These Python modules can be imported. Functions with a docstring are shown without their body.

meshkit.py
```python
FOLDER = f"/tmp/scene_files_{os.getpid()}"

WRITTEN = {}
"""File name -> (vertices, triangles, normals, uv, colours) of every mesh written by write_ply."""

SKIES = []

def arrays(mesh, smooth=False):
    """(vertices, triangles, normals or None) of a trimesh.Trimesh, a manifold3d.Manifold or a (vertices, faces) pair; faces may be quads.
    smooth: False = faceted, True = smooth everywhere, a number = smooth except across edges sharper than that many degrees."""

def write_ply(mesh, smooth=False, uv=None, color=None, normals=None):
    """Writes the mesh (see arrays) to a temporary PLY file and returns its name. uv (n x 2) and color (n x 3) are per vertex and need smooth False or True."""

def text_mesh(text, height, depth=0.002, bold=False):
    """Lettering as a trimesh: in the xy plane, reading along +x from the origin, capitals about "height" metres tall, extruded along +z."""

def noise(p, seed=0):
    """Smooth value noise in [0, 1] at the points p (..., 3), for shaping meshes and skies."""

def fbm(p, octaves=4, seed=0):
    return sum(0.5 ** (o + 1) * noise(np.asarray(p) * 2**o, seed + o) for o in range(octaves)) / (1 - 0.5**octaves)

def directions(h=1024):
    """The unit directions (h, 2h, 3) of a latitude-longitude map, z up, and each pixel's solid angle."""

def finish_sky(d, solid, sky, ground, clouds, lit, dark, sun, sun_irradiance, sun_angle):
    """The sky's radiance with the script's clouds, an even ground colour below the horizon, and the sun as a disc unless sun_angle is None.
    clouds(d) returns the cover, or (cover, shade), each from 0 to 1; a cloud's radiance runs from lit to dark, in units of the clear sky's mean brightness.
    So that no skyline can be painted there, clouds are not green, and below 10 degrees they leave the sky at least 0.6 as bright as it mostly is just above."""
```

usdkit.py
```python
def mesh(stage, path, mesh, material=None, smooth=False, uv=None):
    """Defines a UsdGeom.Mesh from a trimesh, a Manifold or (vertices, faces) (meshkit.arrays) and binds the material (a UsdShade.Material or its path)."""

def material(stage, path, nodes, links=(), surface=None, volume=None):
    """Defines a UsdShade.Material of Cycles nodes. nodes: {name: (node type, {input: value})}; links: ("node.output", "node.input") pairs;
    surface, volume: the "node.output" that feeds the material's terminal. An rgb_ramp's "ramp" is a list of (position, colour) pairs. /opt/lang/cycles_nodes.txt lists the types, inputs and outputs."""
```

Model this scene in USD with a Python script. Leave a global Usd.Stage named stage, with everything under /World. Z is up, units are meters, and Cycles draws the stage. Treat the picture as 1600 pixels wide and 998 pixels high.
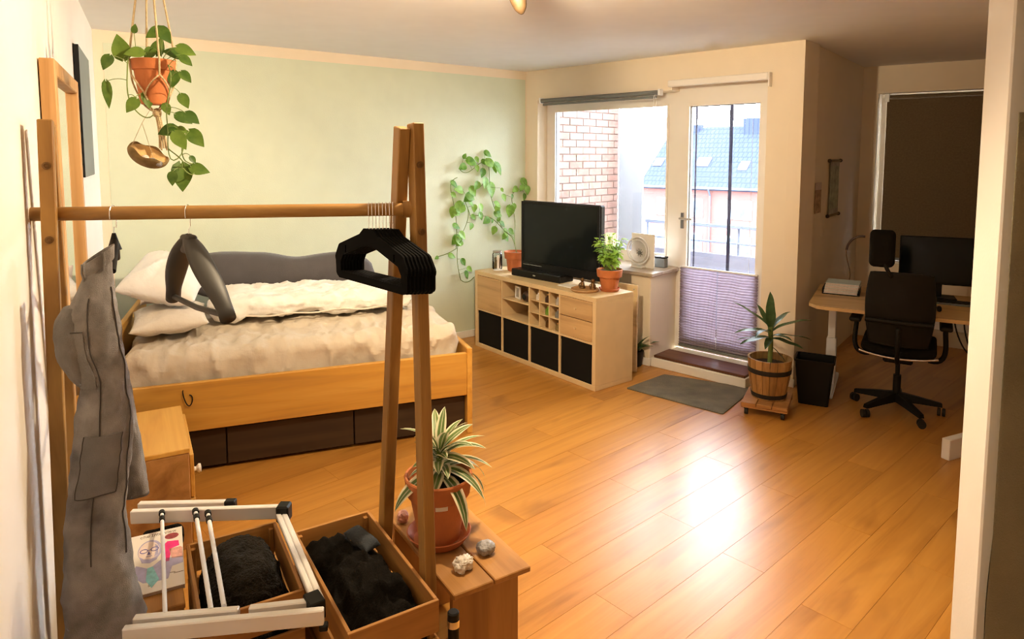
import math, random
import numpy as np, trimesh, usdkit, meshkit
from shapely.geometry import Polygon, LineString, Point, box as sbox
from shapely.ops import unary_union
from shapely import affinity
from pxr import Usd, UsdGeom, UsdLux, Sdf, Gf

random.seed(7)
rng = np.random.default_rng(7)
stage = Usd.Stage.CreateInMemory()
UsdGeom.SetStageUpAxis(stage, UsdGeom.Tokens.z)
UsdGeom.SetStageMetersPerUnit(stage, 1.0)
UsdGeom.Xform.Define(stage, '/World')
UsdGeom.Scope.Define(stage, '/World/Looks')

# ------------------------------------------------------------------ camera, sky, exposure
F_PX, CAM_Z, PITCH = 1050.0, 1.8, math.radians(5.1)
PRINCIPAL_Y = 336.7
cam = UsdGeom.Camera.Define(stage, '/World/Camera')
cam.CreateHorizontalApertureAttr(36.0)
cam.CreateFocalLengthAttr(36.0 * F_PX / 1600)
cam.CreateVerticalApertureOffsetAttr(-(499 - PRINCIPAL_Y) / 1600 * 36.0)
cam.CreateClippingRangeAttr(Gf.Vec2f(0.05, 500))
cp, sp = math.cos(PITCH), math.sin(PITCH)
cam.AddTransformOp().Set(Gf.Matrix4d(1, 0, 0, 0, 0, sp, cp, 0, 0, -cp, sp, 0, 0, 0, CAM_Z, 1))
cam.CreateExposureAttr(0.92)
dome = UsdLux.DomeLight.Define(stage, '/World/Sky')
dome.CreateColorAttr(Gf.Vec3f(0.86, 0.93, 1.0))
dome.CreateIntensityAttr(4.4)
LAMP_COLOR, LAMP_POWER = (1.0, 0.78, 0.50), 1500.0

# ------------------------------------------------------------------ plan of the room (metres, z up)
CL = np.array([-2.865, 4.674]); C0 = np.array([0.145, 7.025]); PC = np.array([2.19, 5.105])
N0 = np.array([3.441, 6.672]); E1 = np.array([5.25, 5.42]); E2 = np.array([1.55, 0.08]); E3 = np.array([0.278, -1.2])
HC = 2.66
YW = math.degrees(math.atan2(*(PC - C0)[::-1])); YG = math.degrees(math.atan2(*(C0 - CL)[::-1]))
YN = math.degrees(math.atan2(*(E1 - N0)[::-1])); YR = math.degrees(math.atan2(*(N0 - PC)[::-1]))
YL = math.degrees(math.atan2(-1, 0.535))


def at(o, yaw, x, y, z=0.0):
    a = math.radians(yaw)
    return (o[0] + x * math.cos(a) - y * math.sin(a), o[1] + x * math.sin(a) + y * math.cos(a), z)


# ------------------------------------------------------------------ prims
used = {}


def path_for(parent, name):
    k = (parent, name)
    n = used.get(k, 0)
    used[k] = n + 1
    return f'{parent}/{name}' + (f'_{n:03d}' if n else '')


def props(prim, label=None, cat=None, group=None, kind=None):
    for k, v in (('label', label), ('category', cat), ('group', group), ('kind', kind)):
        if v:
            prim.SetCustomDataByKey(k, v)


class Thing:
    """An Xform directly under /World whose children are its parts."""
    def __init__(self, name, label=None, cat=None, loc=(0, 0, 0), rz=0, group=None, kind=None, rot=None):
        self.path = path_for('/World', name)
        self.x = UsdGeom.Xform.Define(stage, self.path)
        self.x.AddTranslateOp().Set(Gf.Vec3d(*map(float, loc)))
        if rot is not None:
            self.x.AddRotateXYZOp().Set(Gf.Vec3f(*map(float, rot)))
        elif rz:
            self.x.AddRotateZOp().Set(float(rz))
        self.prim = self.x.GetPrim()
        props(self.prim, label, cat, group, kind)

    def add(self, name, m, mt, smooth=False, under=None, label=None, kind=None, uv=None):
        p = path_for(under or self.path, name)
        if isinstance(m, list):
            m = cat(*m)
        g = usdkit.mesh(stage, p, m, mt, smooth=smooth, uv=uv)
        props(g.GetPrim(), label, None, None, kind)
        return p


def single(name, m, mt, label, cat_, loc=(0, 0, 0), rz=0, smooth=False, group=None, kind=None):
    p = path_for('/World', name)
    if isinstance(m, list):
        m = cat(*m)
    g = usdkit.mesh(stage, p, m, mt, smooth=smooth)
    g.AddTranslateOp().Set(Gf.Vec3d(*map(float, loc)))
    if rz:
        g.AddRotateZOp().Set(float(rz))
    props(g.GetPrim(), label, cat_, group, kind)
    return g


def dup(src, name, label, cat_, loc, rz, group=None):
    p = path_for('/World', name)
    x = UsdGeom.Xform.Define(stage, p)
    pr = x.GetPrim()
    pr.GetReferences().AddInternalReference(src.path)
    x.ClearXformOpOrder()
    x.AddTranslateOp().Set(Gf.Vec3d(*map(float, loc)))
    if x.GetPrim().HasAttribute('xformOp:rotateZ') or rz:
        op = [o for o in x.GetOrderedXformOps() if o.GetOpType() == UsdGeom.XformOp.TypeRotateZ]
        (op[0] if op else x.AddRotateZOp()).Set(float(rz))
    pr.SetInstanceable(True)
    props(pr, label, cat_, group)
    return x


# ------------------------------------------------------------------ shapes
def cat(*ms):
    out = []
    for m in ms:
        out += list(m) if isinstance(m, (list, tuple)) else [m]
    return trimesh.util.concatenate(out)


def box(x0, x1, y0, y1, z0, z1, b=0.003):
    w = min(x1 - x0, y1 - y0, z1 - z0)
    b = min(b, w * 0.3)
    pts = []
    for sx, xx in ((1, x0), (-1, x1)):
        for sy, yy in ((1, y0), (-1, y1)):
            for sz, zz in ((1, z0), (-1, z1)):
                pts += [(xx, yy + sy * b, zz + sz * b), (xx + sx * b, yy, zz + sz * b), (xx + sx * b, yy + sy * b, zz)]
    return trimesh.convex.convex_hull(np.array(pts))


def plain(x0, x1, y0, y1, z0, z1):
    m = trimesh.creation.box([x1 - x0, y1 - y0, z1 - z0])
    m.apply_translation([(x0 + x1) / 2, (y0 + y1) / 2, (z0 + z1) / 2])
    return m


def frames(p):
    t = np.gradient(p, axis=0)
    t /= np.linalg.norm(t, axis=1, keepdims=True) + 1e-12
    a = np.cross(t[0], [0, 0, 1.0] if abs(t[0][2]) < 0.9 else [1.0, 0, 0])
    a /= np.linalg.norm(a)
    A = []
    for k in range(len(p)):
        a = a - t[k] * (a @ t[k])
        a /= np.linalg.norm(a) + 1e-12
        A.append(a)
    A = np.array(A)
    return t, A, np.cross(t, A)


def tube(p, r, sides=8):
    p = np.asarray(p, float)
    r = np.broadcast_to(np.asarray(r, float), (len(p),))
    _, A, B = frames(p)
    ang = np.arange(sides) * 2 * np.pi / sides
    rings = p[:, None] + r[:, None, None] * (np.cos(ang)[None, :, None] * A[:, None] + np.sin(ang)[None, :, None] * B[:, None])
    return loft(rings)


def loft(rings, caps=True, closed=True):
    rings = np.asarray(rings, float)
    n, s = rings.shape[:2]
    v = rings.reshape(-1, 3)
    f = []
    m = s if closed else s - 1
    i, j = np.meshgrid(np.arange(n - 1), np.arange(m), indexing='ij')
    a, b = i * s + j, i * s + (j + 1) % s
    c, d = b + s, a + s
    f = np.vstack([np.stack([a, b, c], -1).reshape(-1, 3), np.stack([a, c, d], -1).reshape(-1, 3)])
    if caps and closed:
        c0, c1 = len(v), len(v) + 1
        v = np.vstack([v, rings[0].mean(0), rings[-1].mean(0)])
        k = np.arange(s)
        f = np.vstack([f, np.stack([np.full(s, c0), (k + 1) % s, k], -1), np.stack([np.full(s, c1), (n - 1) * s + k, (n - 1) * s + (k + 1) % s], -1)])
    m = trimesh.Trimesh(v, f, process=False)
    if caps and closed and m.volume < 0:
        m.invert()
    return m


def spline(pts, n=24):
    p = np.asarray(pts, float)
    from scipy.interpolate import CubicSpline
    d = np.r_[0, np.cumsum(np.linalg.norm(np.diff(p, axis=0), axis=1))]
    return CubicSpline(d, p)(np.linspace(0, d[-1], n))


def lathe(prof, n=32, c=(0, 0, 0)):
    """prof: (r, z) pairs; closed into a solid of revolution."""
    prof = np.asarray(prof, float)
    a = np.arange(n) * 2 * np.pi / n
    rings = np.stack([prof[:, 0, None] * np.cos(a), prof[:, 0, None] * np.sin(a), np.repeat(prof[:, 1, None], n, 1)], -1) + np.array(c)
    m = loft(rings, caps=True)
    return m


def prism(poly, y0, y1):
    """A shapely polygon drawn in x-z, extruded along y."""
    ms = []
    for g in getattr(poly, 'geoms', [poly]):
        m = trimesh.creation.extrude_polygon(g, y1 - y0, engine='earcut')
        v = np.array(m.vertices)
        m = trimesh.Trimesh(np.stack([v[:, 0], y1 - v[:, 2], v[:, 1]], -1), m.faces, process=False)
        if m.volume < 0:
            m.invert()
        ms.append(m)
    return cat(ms)


def slab(poly, z0, z1):
    ms = []
    for g in getattr(poly, 'geoms', [poly]):
        m = trimesh.creation.extrude_polygon(g, z1 - z0, engine='earcut')
        m.apply_translation([0, 0, z0])
        ms.append(m)
    return cat(ms)


def move(m, x=0, y=0, z=0, rx=0, ry=0, rz=0):
    m = m.copy()
    for ang, ax in ((rx, [1, 0, 0]), (ry, [0, 1, 0]), (rz, [0, 0, 1])):
        if ang:
            m.apply_transform(trimesh.transformations.rotation_matrix(math.radians(ang), ax))
    m.apply_translation([x, y, z])
    return m


def bar(a, b, w, h, up=(0, 0, 1), bev=0.003):
    """A straight bar of section w (sideways) by h (along up) from a to b."""
    a, b = np.asarray(a, float), np.asarray(b, float)
    L = np.linalg.norm(b - a)
    t = (b - a) / L
    s = np.cross(t, up)
    s /= np.linalg.norm(s)
    u = np.cross(s, t)
    m = box(0, L, -w / 2, w / 2, -h / 2, h / 2, bev)
    M = np.eye(4)
    M[:3, 0], M[:3, 1], M[:3, 2], M[:3, 3] = t, -s, u, a
    m.apply_transform(M)
    return m


def soft(size, r, step=0.03, amp=0.0, freq=(5, 5, 5), seed=0, amp2=0.0, freq2=(20, 20, 20), ridge=True):
    """A rounded, wrinkled cushion-like block centred on the origin."""
    size = np.asarray(size, float)
    nx, ny, nz = [max(2, int(math.ceil(s / step))) for s in size]
    m = trimesh.creation.box(size)
    m = m.subdivide_to_size(step * 1.2, max_iter=12)
    m.merge_vertices()
    p = np.array(m.vertices)
    r = np.minimum(r, size / 2 * 0.999)
    inner = np.clip(p, -size / 2 + r, size / 2 - r)
    d = (p - inner) / r
    n = d / (np.linalg.norm(d, axis=1, keepdims=True) + 1e-9)
    q = inner + n * r
    w = 0
    if amp:
        k = meshkit.fbm(q * np.array(freq) + 11.3, 3, seed)
        w = amp * ((1 - np.abs(2 * k - 1)) ** 2 - 0.6 if ridge else (k - 0.5) * 2)
    if amp2:
        k = meshkit.fbm(q * np.array(freq2) + 3.1, 3, seed + 9)
        w = w + amp2 * ((1 - np.abs(2 * k - 1)) ** 3 - 0.4)
    q = q + n * np.reshape(w, (-1, 1)) if np.ndim(w) else q
    return trimesh.Trimesh(q, m.faces, process=False)


def pillow(w, d, h, seed=0, amp=0.012, n=36, sag=0.0):
    u = np.linspace(-1, 1, n)
    U, V = np.meshgrid(u, u, indexing='ij')
    bulge = ((1 - np.abs(U) ** 2.6) * (1 - np.abs(V) ** 2.6)) ** 0.55
    edge = 1 - 0.07 * (1 - np.abs(V) ** 2)
    edge2 = 1 - 0.07 * (1 - np.abs(U) ** 2)
    X, Y = U * w / 2 * edge, V * d / 2 * edge2
    out = []
    for s in (1, -1):
        k = meshkit.fbm(np.stack([X * 7, Y * 7, np.full_like(X, s * 3.0)], -1), 4, seed)
        Z = s * (h / 2) * bulge + amp * bulge * ((1 - np.abs(2 * k - 1)) ** 2 - .5) * 2 - sag * (X / w * 2) ** 2
        out.append(np.stack([X, Y, Z], -1))
    v = np.vstack([o.reshape(-1, 3) for o in out])
    i, j = np.meshgrid(np.arange(n - 1), np.arange(n - 1), indexing='ij')
    a, b, c, e = i * n + j, (i + 1) * n + j, (i + 1) * n + j + 1, i * n + j + 1
    top = np.vstack([np.stack([a, b, c], -1).reshape(-1, 3), np.stack([a, c, e], -1).reshape(-1, 3)])
    m = trimesh.Trimesh(v, np.vstack([top, top[:, ::-1] + n * n]), process=False)
    m.merge_vertices()
    return m


def leafmesh(L, W, kind='heart', droop=0.3, fold=0.25, curl=0.0, ns=9, nw=4):
    """A leaf growing along +x from the origin, face up; returns (mesh, uv)."""
    t = np.linspace(0, 1, ns)
    if kind == 'heart':
        w = np.sin(np.pi * np.clip(t, 0, 1) ** 0.62) ** 0.9
        w[0] = 0.12
    elif kind == 'strap':
        w = np.minimum(1, 0.45 + 2.0 * t) * np.clip(1 - t ** 3.2, 0, 1) ** 0.8
    else:
        w = np.sin(np.pi * t ** 0.85) ** 0.8
        w[0] = 0.08
    w[-1] = 0.02
    ang = -droop * t * 2
    dx, dz = np.cos(ang), np.sin(ang)
    x = np.r_[0, np.cumsum((dx[1:] + dx[:-1]) / 2)] * L / (ns - 1)
    z = np.r_[0, np.cumsum((dz[1:] + dz[:-1]) / 2)] * L / (ns - 1)
    s = np.linspace(-1, 1, nw + 1)
    X = np.repeat(x[:, None], nw + 1, 1)
    if kind == 'heart':
        X = X - (np.abs(s)[None] ** 2) * L * 0.12 * np.clip(1 - t * 2.5, 0, 1)[:, None]
    Y = w[:, None] * s[None] * W / 2
    Z = z[:, None] + fold * np.abs(Y) + curl * W * (s[None] ** 2) * np.sin(t * 9)[:, None] * 0.15
    v = np.stack([X, Y, Z], -1).reshape(-1, 3)
    k = nw + 1
    i, j = np.meshgrid(np.arange(ns - 1), np.arange(nw), indexing='ij')
    a, b, c, d = i * k + j, (i + 1) * k + j, (i + 1) * k + j + 1, i * k + j + 1
    f = np.vstack([np.stack([a, b, c], -1).reshape(-1, 3), np.stack([a, c, d], -1).reshape(-1, 3)])
    uv = np.stack([np.repeat(t[:, None], k, 1), np.repeat((s[None] + 1) / 2, ns, 0)], -1).reshape(-1, 2)
    return trimesh.Trimesh(v, f, process=False), uv


def aim(m, pos, az, el, roll=0):
    """Turn a +x leaf to azimuth az, elevation el (degrees) and put it at pos."""
    m = m.copy()
    for ang, ax in ((roll, [1, 0, 0]), (-el, [0, 1, 0]), (az, [0, 0, 1])):
        m.apply_transform(trimesh.transformations.rotation_matrix(math.radians(ang), ax))
    m.apply_translation(pos)
    return m


# ------------------------------------------------------------------ materials
M = {}


def looks(name, nodes, links, surface):
    M[name] = usdkit.material(stage, f'/World/Looks/{name}', nodes, links, surface=surface)
    return M[name]


def paint(name, c, rough=0.6, metal=0.0, var=0.06, vs=6.0, bump=0.0, bs=60.0, spec=0.5, sheen=0.0, coat=0.0, bd=0.01):
    c = np.array(c, float)
    nodes = {'tc': ('texture_coordinate', {}), 'n': ('noise_texture', {'scale': vs, 'detail': 4.0}),
             'r': ('rgb_ramp', {'ramp': [(0.25, tuple(c * (1 - var))), (0.75, tuple(np.minimum(c * (1 + var), 1)))]}),
             'p': ('principled_bsdf', {'roughness': rough, 'metallic': metal, 'specular_ior_level': spec, 'sheen_weight': sheen, 'coat_weight': coat})}
    links = [('tc.object', 'n.vector'), ('n.fac', 'r.fac'), ('r.color', 'p.base_color')]
    if bump:
        nodes['nb'] = ('noise_texture', {'scale': bs, 'detail': 5.0})
        nodes['b'] = ('bump', {'strength': bump, 'distance': bd})
        links += [('tc.object', 'nb.vector'), ('nb.fac', 'b.height'), ('b.normal', 'p.normal')]
    return looks(name, nodes, links, 'p.BSDF')


def wood(name, c1, c2, axis='x', scale=1.0, rough=0.45, c3=None, bump=0.12, spec=0.4, vary=0.12):
    st = {'x': (0.55, 9, 9), 'y': (9, 0.55, 9), 'z': (9, 9, 0.55)}[axis]
    st = tuple(s * scale for s in st)
    knots = tuple(s * (0.9 if s < 2 * scale else 0.22) for s in st)
    c3 = c3 or tuple(np.array(c1) * 0.72)
    nodes = {'tc': ('texture_coordinate', {}), 'oi': ('object_info', {}), 'k': ('math', {'math_type': 'multiply', 'value2': 37.0}),
             'cx': ('combine_xyz', {}), 'va': ('vector_math', {'math_type': 'add'}),
             'mp': ('mapping', {'scale': st}), 'n': ('noise_texture', {'scale': 1.6, 'detail': 8.0, 'roughness': 0.62, 'distortion': 0.7}),
             'r': ('rgb_ramp', {'ramp': [(0.28, c3), (0.42, c1), (0.62, c2), (0.8, tuple(np.minimum(np.array(c2) * 1.08, 1)))]}),
             'mk': ('mapping', {'scale': knots}), 'nk': ('noise_texture', {'scale': 1.3, 'detail': 3.0, 'distortion': 1.5}),
             'rk': ('rgb_ramp', {'ramp': [(0.30, (0.62, 0.55, 0.5)), (0.42, (1, 1, 1))]}),
             'mx': ('mix', {'mix_type': 'multiply', 'fac': 0.8}),
             'mr': ('map_range', {'from_min': 0.0, 'from_max': 1.0, 'to_min': 1 - vary, 'to_max': 1 + vary}),
             'h': ('hsv', {'hue': 0.5, 'saturation': 1.0, 'fac': 1.0}),
             'b': ('bump', {'strength': bump, 'distance': 0.004}),
             'p': ('principled_bsdf', {'roughness': rough, 'specular_ior_level': spec})}
    links = [('oi.random', 'k.value1'), ('k.value', 'cx.x'), ('k.value', 'cx.y'), ('k.value', 'cx.z'), ('tc.object', 'va.vector1'), ('cx.vector', 'va.vector2'),
             ('va.vector', 'mp.vector'), ('mp.vector', 'n.vector'), ('n.fac', 'r.fac'), ('va.vector', 'mk.vector'), ('mk.vector', 'nk.vector'), ('nk.fac', 'rk.fac'),
             ('r.color', 'mx.color1'), ('rk.color', 'mx.color2'), ('mx.color', 'h.color'), ('oi.random', 'mr.value'), ('mr.result', 'h.value'),
             ('h.color', 'p.base_color'), ('n.fac', 'b.height'), ('b.normal', 'p.normal')]
    return looks(name, nodes, links, 'p.BSDF')


def leafmat(name, c1, c2, edge=None, trans=0.3):
    nodes = {'oi': ('object_info', {}), 'tc': ('texture_coordinate', {}), 'n': ('noise_texture', {'scale': 30.0, 'detail': 3.0}),
             'mr': ('map_range', {'from_min': 0.0, 'from_max': 1.0, 'to_min': -0.3, 'to_max': 0.3}), 'ad': ('math', {'math_type': 'add'}),
             'r': ('rgb_ramp', {'ramp': [(0.2, c1), (0.8, c2)]}),
             'p': ('principled_bsdf', {'roughness': 0.42, 'specular_ior_level': 0.4}), 't': ('translucent_bsdf', {}), 'mx': ('mix_closure', {'fac': trans})}
    links = [('tc.object', 'n.vector'), ('oi.random', 'mr.value'), ('n.fac', 'ad.value1'), ('mr.result', 'ad.value2'), ('ad.value', 'r.fac'),
             ('p.BSDF', 'mx.closure1'), ('t.BSDF', 'mx.closure2')]
    if edge:
        nodes['uv'] = ('uvmap', {'attribute': 'st'})
        nodes['sx'] = ('separate_xyz', {})
        nodes['re'] = ('rgb_ramp', {'ramp': [(0.0, (1, 1, 1)), (0.17, (1, 1, 1)), (0.24, (0, 0, 0)), (0.43, (0, 0, 0)), (0.47, (.55, .55, .55)), (0.53, (.55, .55, .55)), (0.57, (0, 0, 0)), (0.76, (0, 0, 0)), (0.83, (1, 1, 1)), (1, (1, 1, 1))]})
        nodes['me'] = ('mix', {'color2': edge})
        links += [('uv.UV', 'sx.vector'), ('sx.y', 're.fac'), ('re.color', 'me.fac'), ('r.color', 'me.color1'), ('me.color', 'p.base_color'), ('me.color', 't.color')]
    else:
        links += [('r.color', 'p.base_color'), ('r.color', 't.color')]
    return looks(name, nodes, links, 'mx.closure')


paint('wall_paint', (0.83, 0.72, 0.56), 0.85, bump=0.12, bs=140, var=0.02)
paint('wall_white', (0.86, 0.82, 0.77), 0.85, bump=0.03, bs=140, var=0.02)
paint('ceiling_paint', (0.83, 0.82, 0.81), 0.9, bump=0.1, bs=120, var=0.02)
paint('green_paint', (0.64, 0.69, 0.535), 0.85, bump=0.12, bs=140, var=0.03)
paint('white_trim', (0.84, 0.80, 0.74), 0.4, var=0.02)
paint('white_plastic', (0.82, 0.82, 0.82), 0.35, var=0.02)
paint('gray_plastic', (0.16, 0.17, 0.17), 0.5)
paint('black_plastic', (0.007, 0.007, 0.007), 0.5, spec=0.25)
paint('black_velvet', (0.003, 0.003, 0.0033), 0.95, sheen=0.03, spec=0.05)
paint('charcoal_plastic', (0.035, 0.033, 0.03), 0.5)
paint('black_cloth', (0.007, 0.0065, 0.006), 0.9, bump=0.3, bs=300, spec=0.2)
paint('mesh_black', (0.009, 0.007, 0.005), 0.75, bump=0.4, bs=500, spec=0.3)
paint('steel', (0.62, 0.6, 0.57), 0.3, metal=1.0)
paint('chrome', (0.75, 0.75, 0.75), 0.12, metal=1.0)
paint('aluminium', (0.80, 0.77, 0.73), 0.42, metal=0.25, var=0.04)
paint('terracotta', (0.50, 0.155, 0.045), 0.75, var=0.14, vs=14, bump=0.1, bs=90)
paint('terracotta_dark', (0.47, 0.135, 0.04), 0.7, var=0.16, vs=14, bump=0.1, bs=90)
paint('soil', (0.035, 0.022, 0.013), 0.95, bump=0.9, bs=90, var=0.5, vs=60)
paint('bedding', (0.66, 0.59, 0.50), 0.75, bump=0.6, bs=11, bd=0.03, var=0.03, sheen=0.1)
paint('bedding_white', (0.80, 0.77, 0.73), 0.7, bump=0.6, bs=9, bd=0.03, var=0.03, sheen=0.1)
paint('sheet', (0.56, 0.485, 0.385), 0.75, bump=0.6, bs=8, bd=0.03, var=0.04, sheen=0.1)
paint('pink_cloth', (0.78, 0.64, 0.58), 0.85, var=0.03)
paint('bolster_cloth', (0.085, 0.078, 0.083), 0.9, bump=0.3, bs=250, var=0.12, sheen=0.2)
paint('fur', (0.014, 0.0105, 0.0065), 0.95, bump=1.0, bs=120, var=0.5, vs=12, sheen=0.04, bd=0.02, spec=0.15)
paint('dark_cloth', (0.0065, 0.005, 0.0035), 0.92, bump=0.5, bs=160, var=0.4, vs=8, sheen=0.0, spec=0.15)
paint('gray_cloth', (0.035, 0.042, 0.05), 0.9, bump=0.4, bs=160, var=0.3, vs=9)
paint('coat_cloth', (0.20, 0.17, 0.10), 0.9, bump=0.35, bs=200, var=0.25, vs=5, sheen=0.1)
paint('denim', (0.215, 0.20, 0.195), 0.9, bump=0.5, bs=420, var=0.55, vs=14, sheen=0.15)
paint('denim_pocket', (0.18, 0.17, 0.165), 0.9, bump=0.5, bs=420, var=0.3, vs=12, sheen=0.15)
paint('stitch', (0.05, 0.045, 0.045), 0.9)
paint('mat_cloth', (0.17, 0.15, 0.105), 0.95, bump=0.6, bs=260, var=0.3, vs=7)
paint('jute', (0.60, 0.46, 0.27), 0.9, bump=0.6, bs=240, var=0.2, vs=60)
paint('shell_out', (0.24, 0.16, 0.06), 0.8, bump=0.3, bs=60, var=0.4, vs=25)
paint('shell_in', (0.66, 0.42, 0.18), 0.8, var=0.35, vs=18)
paint('seashell', (0.70, 0.64, 0.57), 0.5, bump=0.6, bs=50, var=0.25, vs=40)
paint('seashell_gray', (0.30, 0.29, 0.30), 0.5, bump=0.5, bs=70, var=0.4, vs=45)
paint('seashell_pink', (0.66, 0.35, 0.30), 0.5, bump=0.4, bs=70, var=0.3, vs=45)
paint('paper', (0.80, 0.76, 0.70), 0.7, var=0.02)
paint('paper_gray', (0.38, 0.35, 0.32), 0.8, var=0.3, vs=20, bump=0.3, bs=30)
paint('page_edges', (0.62, 0.52, 0.47), 0.8, var=0.1, vs=80)
paint('print_skin', (0.78, 0.66, 0.62), 0.6, var=0.08, vs=40)
paint('print_blue', (0.10, 0.09, 0.32), 0.6, var=0.4, vs=60)
paint('print_teal', (0.25, 0.58, 0.62), 0.6, var=0.3, vs=50)
paint('print_magenta', (0.80, 0.03, 0.22), 0.6, var=0.2, vs=40)
paint('print_red', (0.30, 0.05, 0.06), 0.6, var=0.4, vs=90)
paint('print_violet', (0.42, 0.40, 0.60), 0.6, var=0.2, vs=40)
paint('print_ink', (0.16, 0.10, 0.06), 0.6)
paint('tv_screen', (0.004, 0.006, 0.007), 0.10, var=0.3, vs=5, spec=0.25)
paint('tv_body', (0.005, 0.005, 0.006), 0.3, spec=0.25, var=0.1)
paint('brick', (0.1759, 0.1013, 0.0832), 0.85, bump=0.4, bs=80, var=0.22, vs=11)
paint('brick_dark', (0.1587, 0.0841, 0.0686), 0.85, bump=0.4, bs=80, var=0.25, vs=11)
paint('mortar', (0.1248, 0.0766, 0.0649), 0.9, bump=0.4, bs=120)
paint('facade', (0.1485, 0.0576, 0.0486), 0.9, var=0.06, vs=2, bump=0.2, bs=20)
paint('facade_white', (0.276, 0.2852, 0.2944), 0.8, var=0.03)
paint('gutter', (0.063, 0.0781, 0.1134), 0.5)
paint('far_window', (0.075, 0.105, 0.125), 0.4, spec=0.15, var=0.3, vs=1.5)
paint('skylight', (0.405, 0.414, 0.423), 0.2)
paint('rail_metal', (0.1547, 0.1911, 0.2821), 0.5)
paint('parapet', (0.153, 0.162, 0.225), 0.5, var=0.05)
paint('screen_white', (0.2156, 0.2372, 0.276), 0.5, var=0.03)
paint('net_strip', (0.01, 0.01, 0.03), 0.8)
paint('blind_dark', (0.15, 0.105, 0.052), 0.85, bump=0.4, bs=420, var=0.15, vs=60)
paint('kallax', (0.70, 0.52, 0.29), 0.5, var=0.05, vs=8)
paint('candle', (0.86, 0.82, 0.78), 0.5)
paint('ceramic_dark', (0.05, 0.025, 0.018), 0.35)
paint('bronze', (0.16, 0.085, 0.03), 0.4, metal=0.7, var=0.2, vs=30)
paint('bronze_dark', (0.05, 0.028, 0.011), 0.55, metal=0.3, var=0.3, vs=30)
paint('rubber', (0.015, 0.014, 0.013), 0.7)
paint('paper_blue', (0.50, 0.60, 0.62), 0.6, var=0.08)
paint('scroll_print', (0.36, 0.38, 0.30), 0.8, var=0.5, vs=16)
paint('card_print', (0.40, 0.25, 0.14), 0.6, var=0.6, vs=22)
paint('canvas_gray', (0.24, 0.27, 0.25), 0.8, var=0.06, vs=3)
paint('pot_pale', (0.50, 0.33, 0.2), 0.6)
paint('herb_in_jar', (0.22, 0.16, 0.06), 0.8, var=0.5, vs=60)
wood('plank_wood', (0.45, 0.195, 0.034), (0.52, 0.240, 0.046), 'x', 1.0, 0.31, c3=(0.36, 0.150, 0.026), bump=0.07, spec=0.5, vary=0.06)
wood('rack_wood_x', (0.30, 0.150, 0.034), (0.40, 0.215, 0.055), 'x', 1.0, 0.5, vary=0.05)
wood('rack_wood_z', (0.30, 0.150, 0.034), (0.40, 0.215, 0.055), 'z', 1.0, 0.5, vary=0.05)
wood('mirror_wood', (0.52, 0.28, 0.10), (0.62, 0.36, 0.15), 'z', 1.0, 0.5, vary=0.05)
wood('bed_wood_x', (0.58, 0.29, 0.05), (0.66, 0.36, 0.075), 'x', 0.7, 0.45, c3=(0.45, 0.22, 0.05), vary=0.06)
wood('bed_wood_y', (0.58, 0.29, 0.05), (0.66, 0.36, 0.075), 'y', 0.7, 0.45, c3=(0.45, 0.22, 0.05), vary=0.06)
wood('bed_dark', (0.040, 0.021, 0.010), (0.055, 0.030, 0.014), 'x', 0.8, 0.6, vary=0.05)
wood('crate_wood_x', (0.34, 0.15, 0.035), (0.46, 0.22, 0.055), 'x', 1.0, 0.6, c3=(0.26, 0.12, 0.035), vary=0.14)
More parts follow.
